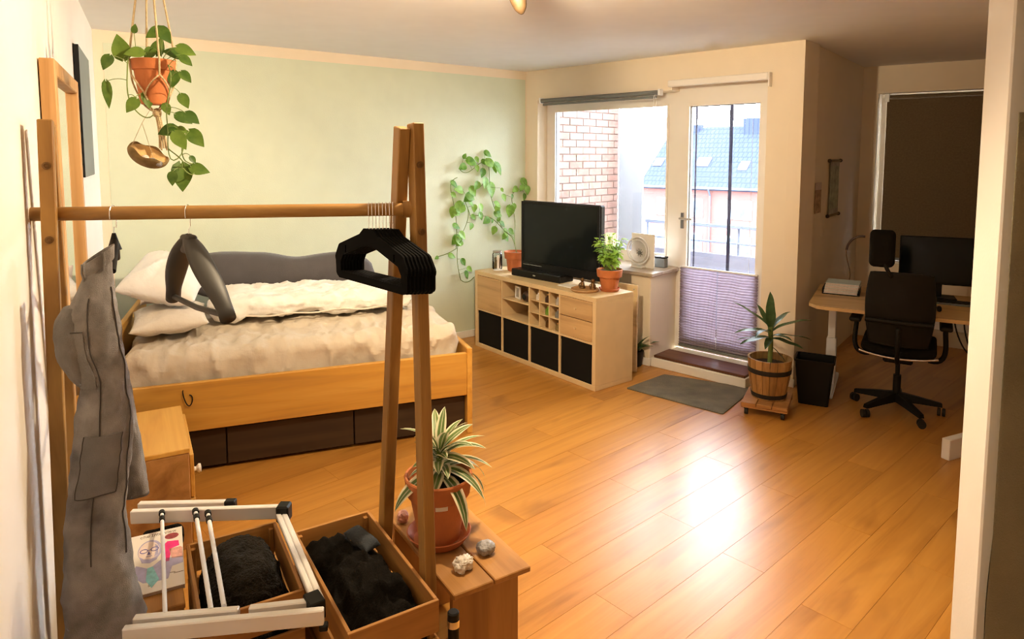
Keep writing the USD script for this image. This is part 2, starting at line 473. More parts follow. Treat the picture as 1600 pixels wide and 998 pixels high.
wood('crate_wood_y', (0.34, 0.15, 0.035), (0.46, 0.22, 0.055), 'y', 1.0, 0.6, c3=(0.26, 0.12, 0.035), vary=0.14)
wood('crate_wood_z', (0.34, 0.15, 0.035), (0.46, 0.22, 0.055), 'z', 1.0, 0.6, c3=(0.26, 0.12, 0.035), vary=0.14)
wood('bench_wood_y', (0.36, 0.17, 0.045), (0.45, 0.22, 0.065), 'y', 0.9, 0.5, c3=(0.28, 0.13, 0.04), vary=0.1)
wood('bench_wood_z', (0.36, 0.17, 0.045), (0.45, 0.22, 0.065), 'z', 0.9, 0.5, c3=(0.28, 0.13, 0.04), vary=0.06)
wood('kallax_drawer', (0.56, 0.36, 0.17), (0.64, 0.43, 0.21), 'x', 1.0, 0.5, vary=0.05)
wood('kallax_side', (0.69, 0.51, 0.28), (0.74, 0.56, 0.33), 'x', 1.2, 0.45, c3=(0.62, 0.44, 0.23), vary=0.02)
wood('desk_wood', (0.58, 0.37, 0.15), (0.66, 0.44, 0.20), 'x', 1.0, 0.4, vary=0.03)
wood('step_wood', (0.12, 0.045, 0.02), (0.17, 0.07, 0.03), 'x', 1.0, 0.4, vary=0.05)
wood('barrel_wood', (0.36, 0.19, 0.06), (0.46, 0.26, 0.09), 'z', 1.2, 0.6, vary=0.12)
wood('dolly_wood', (0.40, 0.18, 0.05), (0.50, 0.25, 0.08), 'x', 1.0, 0.5, vary=0.08)
wood('tray_wood', (0.36, 0.19, 0.07), (0.46, 0.26, 0.10), 'x', 1.0, 0.5)
wood('sill_stone', (0.44, 0.35, 0.27), (0.52, 0.43, 0.34), 'x', 1.0, 0.35, vary=0.02)
leafmat('leaf_pothos', (0.045, 0.105, 0.010), (0.14, 0.23, 0.03), trans=0.2)
leafmat('leaf_vine', (0.10, 0.26, 0.03), (0.30, 0.52, 0.09), trans=0.35)
leafmat('leaf_bush', (0.16, 0.34, 0.04), (0.42, 0.66, 0.12), trans=0.35)
leafmat('leaf_corn', (0.045, 0.095, 0.03), (0.10, 0.17, 0.06), trans=0.15)
leafmat('leaf_dracaena', (0.08, 0.14, 0.03), (0.17, 0.26, 0.07), edge=(0.80, 0.74, 0.52), trans=0.2)
leafmat('leaf_shade', (0.06, 0.13, 0.04), (0.16, 0.24, 0.09), trans=0.15)
paint('stem_green', (0.17, 0.24, 0.06), 0.6)
paint('stem_brown', (0.20, 0.15, 0.07), 0.7)
looks('mirror_glass', {'p': ('principled_bsdf', {'base_color': (0.86, 0.88, 0.86), 'metallic': 1.0, 'roughness': 0.02})}, [], 'p.BSDF')
looks('window_glass', {'f': ('fresnel', {'IOR': 1.35}), 't': ('transparent_bsdf', {'color': (0.96, 0.97, 0.98)}), 'g': ('glossy_bsdf', {'roughness': 0.02, 'color': (1, 1, 1)}), 'm': ('mix_closure', {})},
      [('f.fac', 'm.fac'), ('t.BSDF', 'm.closure1'), ('g.BSDF', 'm.closure2')], 'm.closure')
looks('clear_glass', {'f': ('fresnel', {'IOR': 1.5}), 't': ('transparent_bsdf', {'color': (0.90, 0.92, 0.93)}), 'g': ('glossy_bsdf', {'roughness': 0.03, 'color': (1, 1, 1)}), 'm': ('mix_closure', {})},
      [('f.fac', 'm.fac'), ('t.BSDF', 'm.closure1'), ('g.BSDF', 'm.closure2')], 'm.closure')
looks('fan_clear', {'t': ('transparent_bsdf', {'color': (0.97, 0.97, 0.98)}), 'g': ('glossy_bsdf', {'roughness': 0.15, 'color': (1, 1, 1)}), 'm': ('mix_closure', {'fac': 0.12})}, [('t.BSDF', 'm.closure1'), ('g.BSDF', 'm.closure2')], 'm.closure')
looks('pleated_cloth', {'d': ('diffuse_bsdf', {'color': (0.40, 0.34, 0.38)}), 't': ('translucent_bsdf', {'color': (0.40, 0.33, 0.42)}), 'm': ('mix_closure', {'fac': 0.5})},
      [('d.BSDF', 'm.closure1'), ('t.BSDF', 'm.closure2')], 'm.closure')
looks('bulb', {'e': ('emission', {'color': LAMP_COLOR, 'strength': 30.0})}, [], 'e.emission')
looks('lantern_glow', {'e': ('emission', {'color': (1.0, 0.72, 0.33), 'strength': 1.1})}, [], 'e.emission')
looks('roof_tiles', {'tc': ('texture_coordinate', {}), 'b': ('brick_texture', {'scale': 1.0, 'brick_width': 0.3, 'row_height': 0.36, 'mortar_size': 0.03, 'color1': (0.031, 0.039, 0.066), 'color2': (0.036, 0.045, 0.074), 'mortar': (0.022, 0.029, 0.050)}),
      'p': ('principled_bsdf', {'roughness': 0.9, 'specular_ior_level': 0.1})}, [('tc.object', 'b.vector'), ('b.color', 'p.base_color')], 'p.BSDF')
#SECTIONS

# ================================================================== STRUCTURE
ROOM = Polygon([CL, C0, PC, N0, E1, E2, E3])
floor = Thing('floor', 'warm oak laminate plank floor across the room', None, kind='structure')
floor.add('subfloor', slab(ROOM, -0.06, -0.0125), M['mortar'])
PD, PW, PLN = 42.0, 0.20, 1.38
ar = affinity.rotate(ROOM, -PD, origin=(0, 0))
bx = ar.bounds
row = 0
y = bx[1]
while y < bx[3]:
    x = bx[0] - (row * 0.47 % 1.0) * PLN
    while x < bx[2]:
        c = sbox(x + 0.0004, y + 0.0004, x + PLN - 0.0004, y + PW - 0.0004).intersection(ar)
        if c.area > 0.004:
            for g in getattr(c, 'geoms', [c]):
                ins = g.buffer(-0.0006)
                if ins.is_empty or ins.geom_type != 'Polygon':
                    continue
                m = slab(g.simplify(0.0003), -0.012, -0.0004)
                t = slab(ins.simplify(0.0003), -0.0006, 0.0)
                p = path_for(floor.path, 'plank')
                mm = cat(m, t)
                mm.apply_transform(trimesh.transformations.rotation_matrix(0, [0, 0, 1]))
                pr = usdkit.mesh(stage, p, mm, M['plank_wood'])
                pr.AddRotateZOp().Set(PD)
        x += PLN
    y += PW
    row += 1


def wall(name, a, b, t=0.12, z0=0.0, z1=HC, mt='wall_paint', label=None):
    a, b = np.array(a), np.array(b)
    d = (b - a) / np.linalg.norm(b - a)
    n = np.array([-d[1], d[0]])
    th = Thing(name, label or f'{name.replace("_", " ")}', None, kind='structure')
    th.add('wall_face', slab(Polygon([a, b, b + n * t, a + n * t]), z0 - 0.05, z1), M[mt])
    return th


wl = wall('wall_left', E3, CL, mt='wall_white', label='white left wall beside the clothes rack')
wb = wall('wall_back', CL, C0, label='sage green painted wall behind the bed')
G = lambda x, y, z=0: at(CL, YG, x, y, z)
GLEN = float(np.linalg.norm(C0 - CL))
gm = move(plain(0.06, GLEN - 0.012, -0.004, 0.001, 0.0, HC - 0.085), rz=YG)
gm.apply_translation([*CL, 0])
wb.add('green_paint_field', gm, M['green_paint'], label='sage green painted field with a white border above')
bb = Thing('baseboard_back', 'white baseboard along the green wall', None, (*CL, 0), YG, kind='structure')
bb.add('skirting', box(0.06, GLEN - 0.02, -0.018, -0.0045, 0.0, 0.07), M['white_trim'])
wall('wall_alcove', PC + np.array([0, 0]), N0, 0.10, label='side wall of the desk alcove with scroll')
# alcove back wall with its window opening
an = Thing('wall_alcove_back', 'back wall of the desk alcove around the covered window', None, (*N0, 0), YN, kind='structure')
an.add('wall_face', prism(sbox(-0.05, -0.05, 2.2, HC).difference(sbox(0.135, 0.75, 1.75, 2.40)), 0.0, 0.30), M['wall_paint'])
wall('wall_right', E1, E2, label='right outer wall of the flat')
wall('wall_front', E2, E3, label='wall behind the camera')
single('ceiling', slab(ROOM.buffer(0.05), HC, HC + 0.1), M['ceiling_paint'], 'white plaster ceiling', None, kind='structure')

# the window wall: one opening for window and balcony door
ww = Thing('wall_window', 'cream wall around balcony window and door', None, (*C0, 0), YW, kind='structure')
WLEN = float(np.linalg.norm(PC - C0))
ww.add('wall_face', prism(sbox(-0.02, -0.1, WLEN, HC).difference(unary_union([sbox(0.159, 0.775, 1.70, 2.36), sbox(1.69, 0.0, 2.53, 2.40)])), 0.0, 0.30), M['wall_paint'])
ww.add('pier', box(1.50, 1.70, -0.30, 0.0, 0.0, 0.775, 0.006), M['wall_paint'], label='cream wall pier under the end of the sill')
ww.add('skirting', [box(1.488, 1.712, -0.313, 0.0, 0.0, 0.065), box(2.56, WLEN + 0.012, -0.014, 0.0, 0.0, 0.065)], M['white_trim'])

wi = Thing('window_1', 'large white framed balcony window beside the door', None, (*C0, 0), YW, kind='structure')
wi.add('window_frame', prism(sbox(0.16, 0.80, 1.665, 2.36).difference(sbox(0.265, 0.90, 1.575, 2.25)), 0.15, 0.22), M['white_trim'])
wi.add('glazing_bead', prism(sbox(0.255, 0.89, 1.585, 2.26).difference(sbox(0.275, 0.91, 1.565, 2.24)), 0.143, 0.15), M['white_trim'])
wi.add('pane', plain(0.262, 1.578, 0.18, 0.188, 0.897, 2.253), M['window_glass'])
wi.add('gasket', prism(sbox(0.262, 0.897, 1.578, 2.253).difference(sbox(0.270, 0.905, 1.570, 2.245)), 0.172, 0.18), M['gray_plastic'])
wi.add('window_sill', box(0.163, 1.735, -0.335, 0.15, 0.777, 0.807, 0.004), M['sill_stone'], label='pale brown stone window sill')
do = Thing('door_1', 'white framed glass balcony door', None, (*C0, 0), YW, kind='structure')
do.add('door_frame', prism(sbox(1.665, 0.085, 2.53, 2.40).difference(sbox(1.73, 0.12, 2.475, 2.335)), 0.14, 0.22), M['white_trim'])
do.add('door_sash', prism(sbox(1.722, 0.12, 2.483, 2.343).difference(sbox(1.80, 0.21, 2.425, 2.225)), 0.115, 0.19), M['white_trim'])
do.add('pane', plain(1.795, 2.43, 0.152, 0.16, 0.205, 2.23), M['window_glass'])
do.add('gasket', prism(sbox(1.797, 0.207, 2.428, 2.228).difference(sbox(1.806, 0.216, 2.419, 2.219)), 0.143, 0.152), M['gray_plastic'])
hd = do.add('door_handle', [box(1.745, 1.775, 0.10, 0.115, 1.16, 1.30), tube([(1.76, 0.10, 1.25), (1.76, 0.055, 1.25)], 0.009, 10), tube([(1.757, 0.06, 1.25), (1.88, 0.06, 1.25)], 0.009, 10)], M['steel'], label='grey lever handle')
st = Thing('trim_1', 'white riser with a dark brown board as balcony door step', None, (*C0, 0), YW, kind='structure')
st.add('riser', box(1.715, 2.555, -0.30, 0.14, 0.0, 0.078, 0.004), M['white_trim'])
st.add('tread', box(1.735, 2.545, -0.285, -0.03, 0.0785, 0.10, 0.004), M['step_wood'], label='dark brown step board')
# near partition at the right edge
PT = (1.06, 1.45)
YP = -11.5
wp = Thing('wall_partition', 'white end of a partition wall at the right edge', None, (*PT, 0), YP, kind='structure')
wp.add('wall_face', box(0, 1.24, 0, 0.118, -0.04, HC, 0.004), M['wall_white'])
sk = Thing('trim_2', 'white skirting block behind the partition wall', None, (2.585, 3.83, 0), 24, kind='structure')
sk.add('skirting', box(0, 0.9, 0, 0.05, 0, 0.125), M['white_trim'])
# alcove window behind its blind
w2 = Thing('window_2', 'alcove window hidden behind a dark roller blind', None, (*N0, 0), YN, kind='structure')
w2.add('window_frame', prism(sbox(0.14, 0.75, 1.75, 2.40).difference(sbox(0.22, 0.83, 1.67, 2.32)), 0.20, 0.26), M['white_trim'])
w2.add('pane', plain(0.215, 1.675, 0.225, 0.232, 0.825, 2.325), M['window_glass'])
w2.add('window_sill', box(0.14, 1.75, 0.0, 0.20, 0.752, 0.77), M['white_trim'])

# ================================================================== OUTSIDE
bw = Thing('wall_balcony', 'red brick side wall of the balcony', None, (*C0, 0), YW, kind='structure')
bw.add('mortar_bed', plain(-0.22, 0.043, 0.30, 1.62, -0.2, 2.95), M['mortar'])
r = 0
z = 0.62
while z < 2.9:
    yy = 0.305 - (0.122 if r % 2 else 0.0)
    while yy < 1.62:
        a, b = max(yy, 0.302), min(yy + 0.232, 1.618)
        if b - a > 0.03:
            j = rng.uniform(-0.0015, 0.0025)
            bw.add('brick', plain(0.03, 0.052 + j, a, b, z, z + 0.068), M['brick' if rng.random() < 0.7 else 'brick_dark'])
        yy += 0.244
    z += 0.080
    r += 1
single('balcony_screen', [box(0.07, 0.405, 1.60, 1.625, 0.0, 2.9, 0.003)], M['screen_white'], 'white privacy screen beyond the end of the brick wall', 'screen', (*C0, 0), YW)
single('balcony_slab', plain(-0.2, 2.65, 0.30, 1.75, -0.35, -0.12), M['mortar'], 'concrete balcony floor', None, (*C0, 0), YW, kind='structure')
br = Thing('balcony_railing', 'blue grey balcony railing with solid lower panel', 'railing', at(C0, YW, 0.42, 1.66, -0.12), YW)
br.add('panel', box(0, 2.2, 0.0, 0.02, 0.0, 0.845), M['parapet'])
for zz, h in ((1.135, 0.035), (0.965, 0.02)):
    br.add('rail', box(0, 2.2, -0.015, 0.02, zz, zz + h), M['rail_metal'])
for xx in (0.0, 1.13, 2.17):
    br.add('post', box(xx, xx + 0.03, 0.021, 0.05, 0.0, 1.15), M['rail_metal'])

ob = Thing('apartment_house', 'pink brick apartment house with blue grey tiled roof across the street', 'building', (12, 43.5, 0), -43)
ob.add('facade', plain(-4.05, 14, 0, 9, -12, -0.25), M['facade'])
rp = Polygon([(-0.35, -0.42), (4.15, 3.55), (8.65, -0.42), (8.65, -0.62), (4.15, 3.35), (-0.35, -0.62)])
rf = trimesh.creation.extrude_polygon(rp, 18.3, engine='earcut')
v = np.array(rf.vertices)
rf = trimesh.Trimesh(np.stack([v[:, 2] - 4.2, v[:, 0], v[:, 1] + 0.22], -1), rf.faces, process=False)
if rf.volume < 0:
    rf.invert()
rfp = ob.add('roof', rf, M['roof_tiles'], label='blue grey tiled roof')
ob.add('gable', prism(Polygon([(-4.0, -0.3), (13.9, -0.3), (13.9, -0.1), (-4.0, -0.1)]), 0.3, 8.6), M['facade'])
ob.add('gutter', box(-4.2, 14.1, -0.46, -0.33, -0.33, -0.18), M['gutter'])
ob.add('downpipe', tube([(0.95, -0.4, -0.3), (0.95, -0.12, -0.75), (0.95, -0.12, -11.9)], 0.06, 8), M['gutter'])
sl = 3.97 / 4.5
for x0, x1, ya, yb in ((-0.78, 0.12, 1.12, 1.72), (2.3, 2.86, 0.88, 1.46), (-4.0, -3.35, 1.1, 1.68), (6.2, 6.9, 1.1, 1.7)):
    q = []
    for (px_, py_) in ((x0, ya), (x1, ya), (x1, yb), (x0, yb)):
        q.append((px_, py_, -0.2 + sl * (py_ + 0.35)))
    q = np.array(q)
    nrm = np.array([0, -sl, 1]) / math.hypot(sl, 1)
    sk_m = trimesh.convex.convex_hull(np.vstack([q + nrm * 0.02, q + nrm * 0.10]))
    ob.add('skylight', sk_m, M['skylight'])
for cx in (plain(1.4, 3.4, 3.5, 4.5, 3.0, 4.25), plain(-4.0, -2.0, 3.7, 4.5, 3.0, 3.95)):
    ob.add('chimney', cx, M['roof_tiles'])
ob.add('antenna', tube([(2.9, 4.0, 4.2), (2.9, 4.0, 4.8)], 0.03, 6), M['gutter'])
for zc in (-2.1, -4.35, -6.6):
    for x0, x1, two in ((-2.9, -1.75, 0), (-0.75, 0.35, 0), (2.1, 3.6, 1), (5.4, 6.6, 0), (8.2, 9.7, 1)):
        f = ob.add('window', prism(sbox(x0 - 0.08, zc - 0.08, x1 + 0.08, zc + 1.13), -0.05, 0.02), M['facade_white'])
        mid = (x0 + x1) / 2
        for a, b in (((x0, mid - 0.05), (mid + 0.05, x1)) if two else ((x0, x1),)):
            ob.add('pane', plain(a + 0.04, b - 0.04, -0.06, -0.045, zc + 0.04, zc + 1.0), M['far_window'], under=f)
single('ground_outside', plain(-60, 80, 8, 110, -12.2, -12.0), M['gutter'], 'grey street far below the balcony', None, kind='structure')

# ================================================================== WINDOW DRESSING
W = lambda x, y, z=0: at(C0, YW, x, y, z)
t = Thing('roller_blind', 'grey rolled up blind tube above the large window', 'blind', W(0.25, -0.02, 2.325), YW)
t.add('tube', tube([(0, -0.02, 0.02), (1.34, -0.02, 0.02)], 0.022, 14), M['gray_plastic'])
t.add('bracket', box(-0.02, 0.0, -0.045, 0.019, -0.005, 0.05), M['white_plastic'])
t.add('bracket', box(1.34, 1.36, -0.045, 0.019, -0.005, 0.05), M['white_plastic'])
t.add('hem_bar', box(0.02, 1.32, -0.032, -0.012, -0.028, -0.006), M['gray_plastic'])
ch = spline([(1.30, -0.03, 0.0), (1.30, -0.034, -0.2), (1.305, -0.034, -0.42), (1.315, -0.034, -0.43), (1.318, -0.034, -0.2), (1.318, -0.03, 0.0)], 30)
t.add('pull_cord', tube(ch, 0.0025, 5), M['white_plastic'])
t = Thing('blind_casing', 'cream casing box mounted above the balcony door', 'blind', W(1.68, -0.055, 2.385), YW)
t.add('casing', box(0, 0.87, 0.0, 0.053, 0.0, 0.055, 0.006), M['white_trim'])
t.add('end_cap', box(0.87, 0.883, 0.0, 0.053, -0.055, 0.056, 0.004), M['white_trim'])

# pleated blind on the lower door
t = Thing('pleated_blind', 'violet grey pleated blind covering the lower half of the balcony door', 'blind', W(1.765, 0.085, 0.115), YW)
PH, PWD = 0.705, 0.70


def pleats(x0, x1, z0, z1, n, d):
    zs = np.linspace(z0, z1, 2 * n + 1)
    ys = np.where(np.arange(2 * n + 1) % 2, -d, d)
    xs = np.linspace(x0, x1, 9)
    front = np.stack([np.repeat(xs[:, None], len(zs), 1), np.repeat(ys[None], 9, 0), np.repeat(zs[None], 9, 0) + 0.002 * np.sin(xs * 31)[:, None]], -1)
    k = len(zs)
    v = front.reshape(-1, 3)
    i, j = np.meshgrid(np.arange(8), np.arange(k - 1), indexing='ij')
    a, b, c, e = i * k + j, (i + 1) * k + j, (i + 1) * k + j + 1, i * k + j + 1
    return trimesh.Trimesh(v, np.vstack([np.stack([a, b, c], -1).reshape(-1, 3), np.stack([a, c, e], -1).reshape(-1, 3)]), process=False)


t.add('pleated_panel', pleats(0.0, 0.347, 0.02, PH, 30, 0.009), M['pleated_cloth'])
t.add('pleated_panel', pleats(0.353, PWD, 0.02, PH, 30, 0.009), M['pleated_cloth'])
t.add('bottom_rail', box(0, PWD, -0.012, 0.012, 0.0, 0.02), M['gray_plastic'])
t.add('top_rail', box(0, PWD, -0.012, 0.012, PH, PH + 0.014), M['white_plastic'])
for xx in (0.08, 0.62):
    t.add('tension_cord', tube([(xx, -0.002, PH), (xx, -0.002, 1.98)], 0.0012, 4), M['white_plastic'])
t = Thing('insect_screen', 'dark closing strip of the insect screen outside the balcony door', 'insect screen', W(1.80, 0.235, 0.12), YW)
t.add('closing_strip', box(0.315, 0.345, 0, 0.006, 0.60, 2.16), M['net_strip'])
t.add('edge_strip', box(0.0, 0.014, 0, 0.006, 0.0, 2.16), M['net_strip'])
t.add('header_strip', box(0.0, 0.64, 0, 0.006, 2.16, 2.18), M['net_strip'])

# alcove blind
A2 = lambda x, y, z=0: at(N0, YN, x, y, z)
t = Thing('dark_roller_blind', 'dark brown roller blind drawn over the alcove window', 'blind', A2(0.235, 0.09, 0.80), YN)
t.add('fabric', box(-0.03, 1.50, 0.0, 0.004, 0.0, 1.545, 0.001), M['blind_dark'])
t.add('roller', tube([(-0.01, 0.022, 1.565), (1.49, 0.022, 1.565)], 0.022, 14), M['blind_dark'])
t.add('bottom_bar', box(0.0, 1.48, -0.006, 0.010, -0.025, 0.0), M['gray_plastic'])
t.add('guide_rail', box(-0.075, -0.03, 0.01, 0.045, -0.02, 1.56), M['white_trim'], label='white side guide rail')
t.add('bracket', box(-0.05, -0.01, -0.01, 0.05, 1.52, 1.598), M['white_plastic'])

# ================================================================== BED
BO, BY = (-2.176, 3.508), 21.0
BL, BWD = 2.05, 1.36
B = lambda x, y, z=0: at(BO, BY, x, y, z)
t = Thing('bed', 'golden oak bed frame with dark drawers underneath', 'bed', (*BO, 0), BY)
sr = t.add('side_rail', box(0.02, 2.02, 0, 0.032, 0.255, 0.535, 0.004), M['bed_wood_x'])
t.add('hook', [tube(spline([(0.37, -0.004, 0.50), (0.375, -0.012, 0.45), (0.40, -0.012, 0.41), (0.415, -0.008, 0.44), (0.40, -0.004, 0.47)], 16), 0.003, 6)], M['black_plastic'], under=sr, label='small black hook on the side rail')
t.add('side_rail', box(0.02, 2.02, BWD - 0.032, BWD, 0.255, 0.535, 0.004), M['bed_wood_x'])
t.add('foot_panel', box(2.02, 2.055, -0.004, BWD + 0.004, 0.0, 0.565, 0.004), M['bed_wood_y'])
t.add('head_panel', box(-0.012, 0.02, 0.0, BWD, 0.0, 0.80, 0.004), M['bed_wood_y'])
for k in range(14):
    t.add('slat', box(0.06 + k * 0.14, 0.13 + k * 0.14, 0.034, BWD - 0.034, 0.315, 0.333, 0.002), M['bed_wood_y'])
for x0, x1 in ((0.05, 0.575), (0.583, 1.30), (1.308, 2.015)):
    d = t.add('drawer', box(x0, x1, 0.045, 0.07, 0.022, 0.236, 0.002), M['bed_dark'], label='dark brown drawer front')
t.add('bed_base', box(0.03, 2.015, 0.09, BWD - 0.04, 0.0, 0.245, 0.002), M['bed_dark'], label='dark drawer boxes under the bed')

ms = soft((1.91, 1.215, 0.33), 0.075, 0.022, 0.022, (2.6, 5.5, 2), 3, 0.034, (9, 3.5, 2.5))
single('mattress', ms, M['sheet'], 'thick mattress in a wrinkled beige fitted sheet', 'mattress', B(1.020, BWD / 2, 0.334 + 0.335 / 2 + 0.030), BY, smooth=True)
t = Thing('duvet', 'folded cream duvet lying across the middle of the bed', 'duvet', B(1.12, 0.79, 0.716), BY)
dv = soft((1.26, 0.56, 0.115), 0.05, 0.018, 0.040, (4.2, 5.2, 3), 5, 0.026, (11, 13, 8))
dvv = np.array(dv.vertices)
dvv[:, 2] += 0.02 * meshkit.fbm(np.c_[dvv[:, :2] * 2.5, np.zeros(len(dvv))], 2, 4)
dvv[:, 0] += -0.10 * (dvv[:, 1] / 0.56) + 0.03 * np.sin(dvv[:, 1] * 9)
dvv[:, 2] -= dvv[:, 2].min() - 0.004
t.add('folded_layers', trimesh.Trimesh(dvv, dv.faces, process=False), M['bedding_white'], smooth=True)
p1 = soft((1.28, 0.70, 0.02), 0.01, 0.03, 0.02, (3, 4, 3), 15)
t.add('seam', tube(np.c_[np.linspace(-0.52, 0.60, 40), -0.290 + 0.010 * np.sin(np.linspace(0, 14, 40)), 0.055 + 0.006 * np.sin(np.linspace(0, 23, 40))], 0.006, 6), M['bedding'])
pl = move(pillow(0.42, 0.60, 0.15, 21, 0.012), ry=-2, rz=6)
single('pillow', pl, M['bedding'], 'flat beige pillow lowest of the pile at the bed head', 'pillow', B(0.262, 0.52, 0.803), BY, smooth=True)
pl = move(pillow(0.44, 0.64, 0.25, 33, 0.030), rx=10, ry=12, rz=-6)
single('pillow', pl, M['bedding_white'], 'large white crumpled pillow on top of the pile', 'pillow', B(0.25, 0.64, 1.03), BY, smooth=True)
pl = move(pillow(0.27, 0.34, 0.16, 41, 0.006), rx=55, rz=4)
single('pillow', pl, M['pink_cloth'], 'pale pink rounded cushion behind the white pillow', 'cushion', B(0.155, 1.13, 0.93), BY, smooth=True)
# grey bolster along the wall side, sagging in the middle
n = 44
rings = []
for k in range(n):
    u = k / (n - 1)
    e = (1 - abs(2 * u - 1) ** 7) ** 0.5
    hgt = 0.172 * (1 - 0.20 * math.exp(-((u - 0.56) / 0.11) ** 2)) * max(e, 0.05)
    dep = 0.115 * max(e, 0.05)
    a = np.linspace(0, 2 * np.pi, 25)[:-1]
    wr = 1 + 0.05 * (meshkit.fbm(np.stack([np.full(24, u * 9), np.cos(a) * 1.3 + 5, np.sin(a) * 1.3 + 5], -1), 3, 8) - 0.5) * 2
    ca, sa = np.cos(a), np.sin(a)
    yy = np.sign(ca) * np.abs(ca) ** 0.75 * dep * wr
    zz = np.sign(sa) * np.abs(sa) ** 0.75 * hgt * wr
    rings.append(np.stack([np.full(24, -0.68 + 1.36 * u), yy, zz], -1))
bl = loft(rings)
single('bolster', move(bl, ry=3.2), M['bolster_cloth'], 'long dark grey bolster cushion along the wall side of the bed', 'bolster', B(0.965, 1.245, 0.905), BY, smooth=True)

# ================================================================== NIGHTSTAND
t = Thing('nightstand', 'oak nightstand beside the bed behind the jeans', 'nightstand', (-1.466, 2.952, 0), 29.6)
t.add('body', box(-0.33, -0.004, 0.0, 0.60, 0.0, 0.452, 0.004), M['bench_wood_y'])
t.add('top', box(-0.332, 0.0, -0.002, 0.602, 0.453, 0.476, 0.003), M['bed_wood_y'])
d = t.add('drawer', box(-0.003, 0.016, 0.02, 0.58, 0.235, 0.435, 0.003), M['bed_wood_y'])
t.add('knob', lathe([(0.0, 0), (0.012, 0), (0.010, 0.012), (0.021, 0.022), (0.020, 0.032), (0, 0.036)], 16).apply_transform(trimesh.transformations.rotation_matrix(math.pi / 2, [0, 1, 0])).apply_translation([0.0165, 0.10, 0.33]), M['white_plastic'], under=d, label='white knob', smooth=35)
d = t.add('drawer', box(-0.003, 0.016, 0.02, 0.58, 0.025, 0.225, 0.003), M['bed_wood_y'])
t.add('knob', lathe([(0.0, 0), (0.012, 0), (0.010, 0.012), (0.021, 0.022), (0.020, 0.032), (0, 0.036)], 16).apply_transform(trimesh.transformations.rotation_matrix(math.pi / 2, [0, 1, 0])).apply_translation([0.0165, 0.10, 0.13]), M['white_plastic'], under=d, label='white knob', smooth=35)

# ================================================================== CLOTHES RACK
RL, RR, RZ = np.array([-1.36, 1.98]), np.array([-0.329, 2.158]), 1.89
rd = np.r_[(RR - RL) / np.linalg.norm(RR - RL), 0]
SPR = np.array([0.152, -0.262])
SPF = np.array([0.050, -0.135])
t = Thing('clothes_rack', 'brown wooden A-frame clothes rack with round rail', 'clothes rack', (*RL, 0), 0)
RO = np.r_[RL, 0]
ud = np.r_[SPR / np.linalg.norm(SPR), 0]
for e, ap in enumerate((RL, RR)):
    A = np.r_[ap, RZ]
    sd = np.cross([0, 0, 1], ud)
    for s in (1, -1):
        off = sd * (0.0195 if s > 0 else -0.0195) * e
        top = A + ud * (0.008 if e else 0.032) * s + off + np.r_[0, 0, 0.012 if s > 0 else 0.0]
        foot = np.r_[ap, 0] + np.r_[SPF if s > 0 else -SPR, 0] + off
        leg = bar(foot - RO, top - RO, 0.038, 0.055, up=ud)
        lp = t.add('leg', leg, M['rack_wood_z'])
        if s > 0:
            for zb in (RZ - 0.13, RZ - 0.34):
                f = (RZ - zb) / RZ
                c = top + (foot - top) * f
                sgn = 1 if e else 1
                pos = c + ud * 0.0285
                bm = lathe([(0, 0), (0.011, 0), (0.011, 0.004), (0.006, 0.005), (0.005, 0.003), (0, 0.003)], 14)
                az = math.degrees(math.atan2(ud[1], ud[0]))
                bm = move(move(bm, ry=90), rz=az)
                bm.apply_translation(pos - RO)
                t.add('bolt', bm, M['bronze'], under=lp)
RAILZ = 1.628
ra, rb_ = RO + np.r_[rd[:2] * -0.055, RAILZ], np.r_[RR, RAILZ] + rd * -0.01
t.add('rail', tube([ra - RO, rb_ - RO], 0.0205, 20), M['rack_wood_x'], smooth=40)
t.add('rail_socket', tube([rb_ - RO - rd * 0.012, rb_ - RO + rd * 0.02], 0.027, 18), M['rack_wood_z'], smooth=40)

def rail_at(s):
    return RO + np.r_[rd[:2] * s, RAILZ]


QD = np.cross([0, 0, 1], rd)   # horizontal, across the rail, away from the camera


def hook_path(drop, tilt=0.0):
    r = 0.0235
    pts = [np.array([0, 0, -drop]), QD * 0.004 + [0, 0, -drop + 0.02], QD * r * 0.9 + [0, 0, -0.045], QD * r + [0, 0, -0.012]]
    for a in np.linspace(0, 180, 13):
        pts.append(QD * r * math.cos(math.radians(a)) + np.array([0, 0, r * math.sin(math.radians(a))]))
    pts += [-QD * r + np.array([0, 0, -0.008]), -QD * r * 0.95 + np.array([0, 0, -0.016])]
    return np.array(pts)


# velvet hangers: local x along the hanger, hanging below the rail point
HD = -48.0
Ls = lambda pts, w: LineString(pts).buffer(w, join_style=1, cap_style=1)
hang2d = unary_union([
    Ls([(-0.205, -0.175), (-0.185, -0.145), (-0.06, -0.105), (0, -0.086)], 0.021),
    Ls([(0.205, -0.175), (0.185, -0.145), (0.06, -0.105), (0, -0.086)], 0.021),
    Ls([(-0.198, -0.232), (0.198, -0.232)], 0.0125), Ls([(-0.205, -0.175), (-0.205, -0.222)], 0.017), Ls([(0.205, -0.175), (0.205, -0.222)], 0.017),
    Polygon([(-0.030, -0.062), (0.030, -0.062), (0.075, -0.095), (0.07, -0.128), (0.0, -0.115), (-0.07, -0.128), (-0.075, -0.095)])])
hang2d = hang2d.difference(unary_union([sbox(-0.155, -0.152, -0.147, -0.128), sbox(0.147, -0.152, 0.155, -0.128)]))
hang2d = affinity.scale(hang2d, 1.0, 1.0, origin=(0, 0))
hm = prism(hang2d.simplify(0.0008), -0.0034, 0.0034)
a41 = math.radians(-HD)


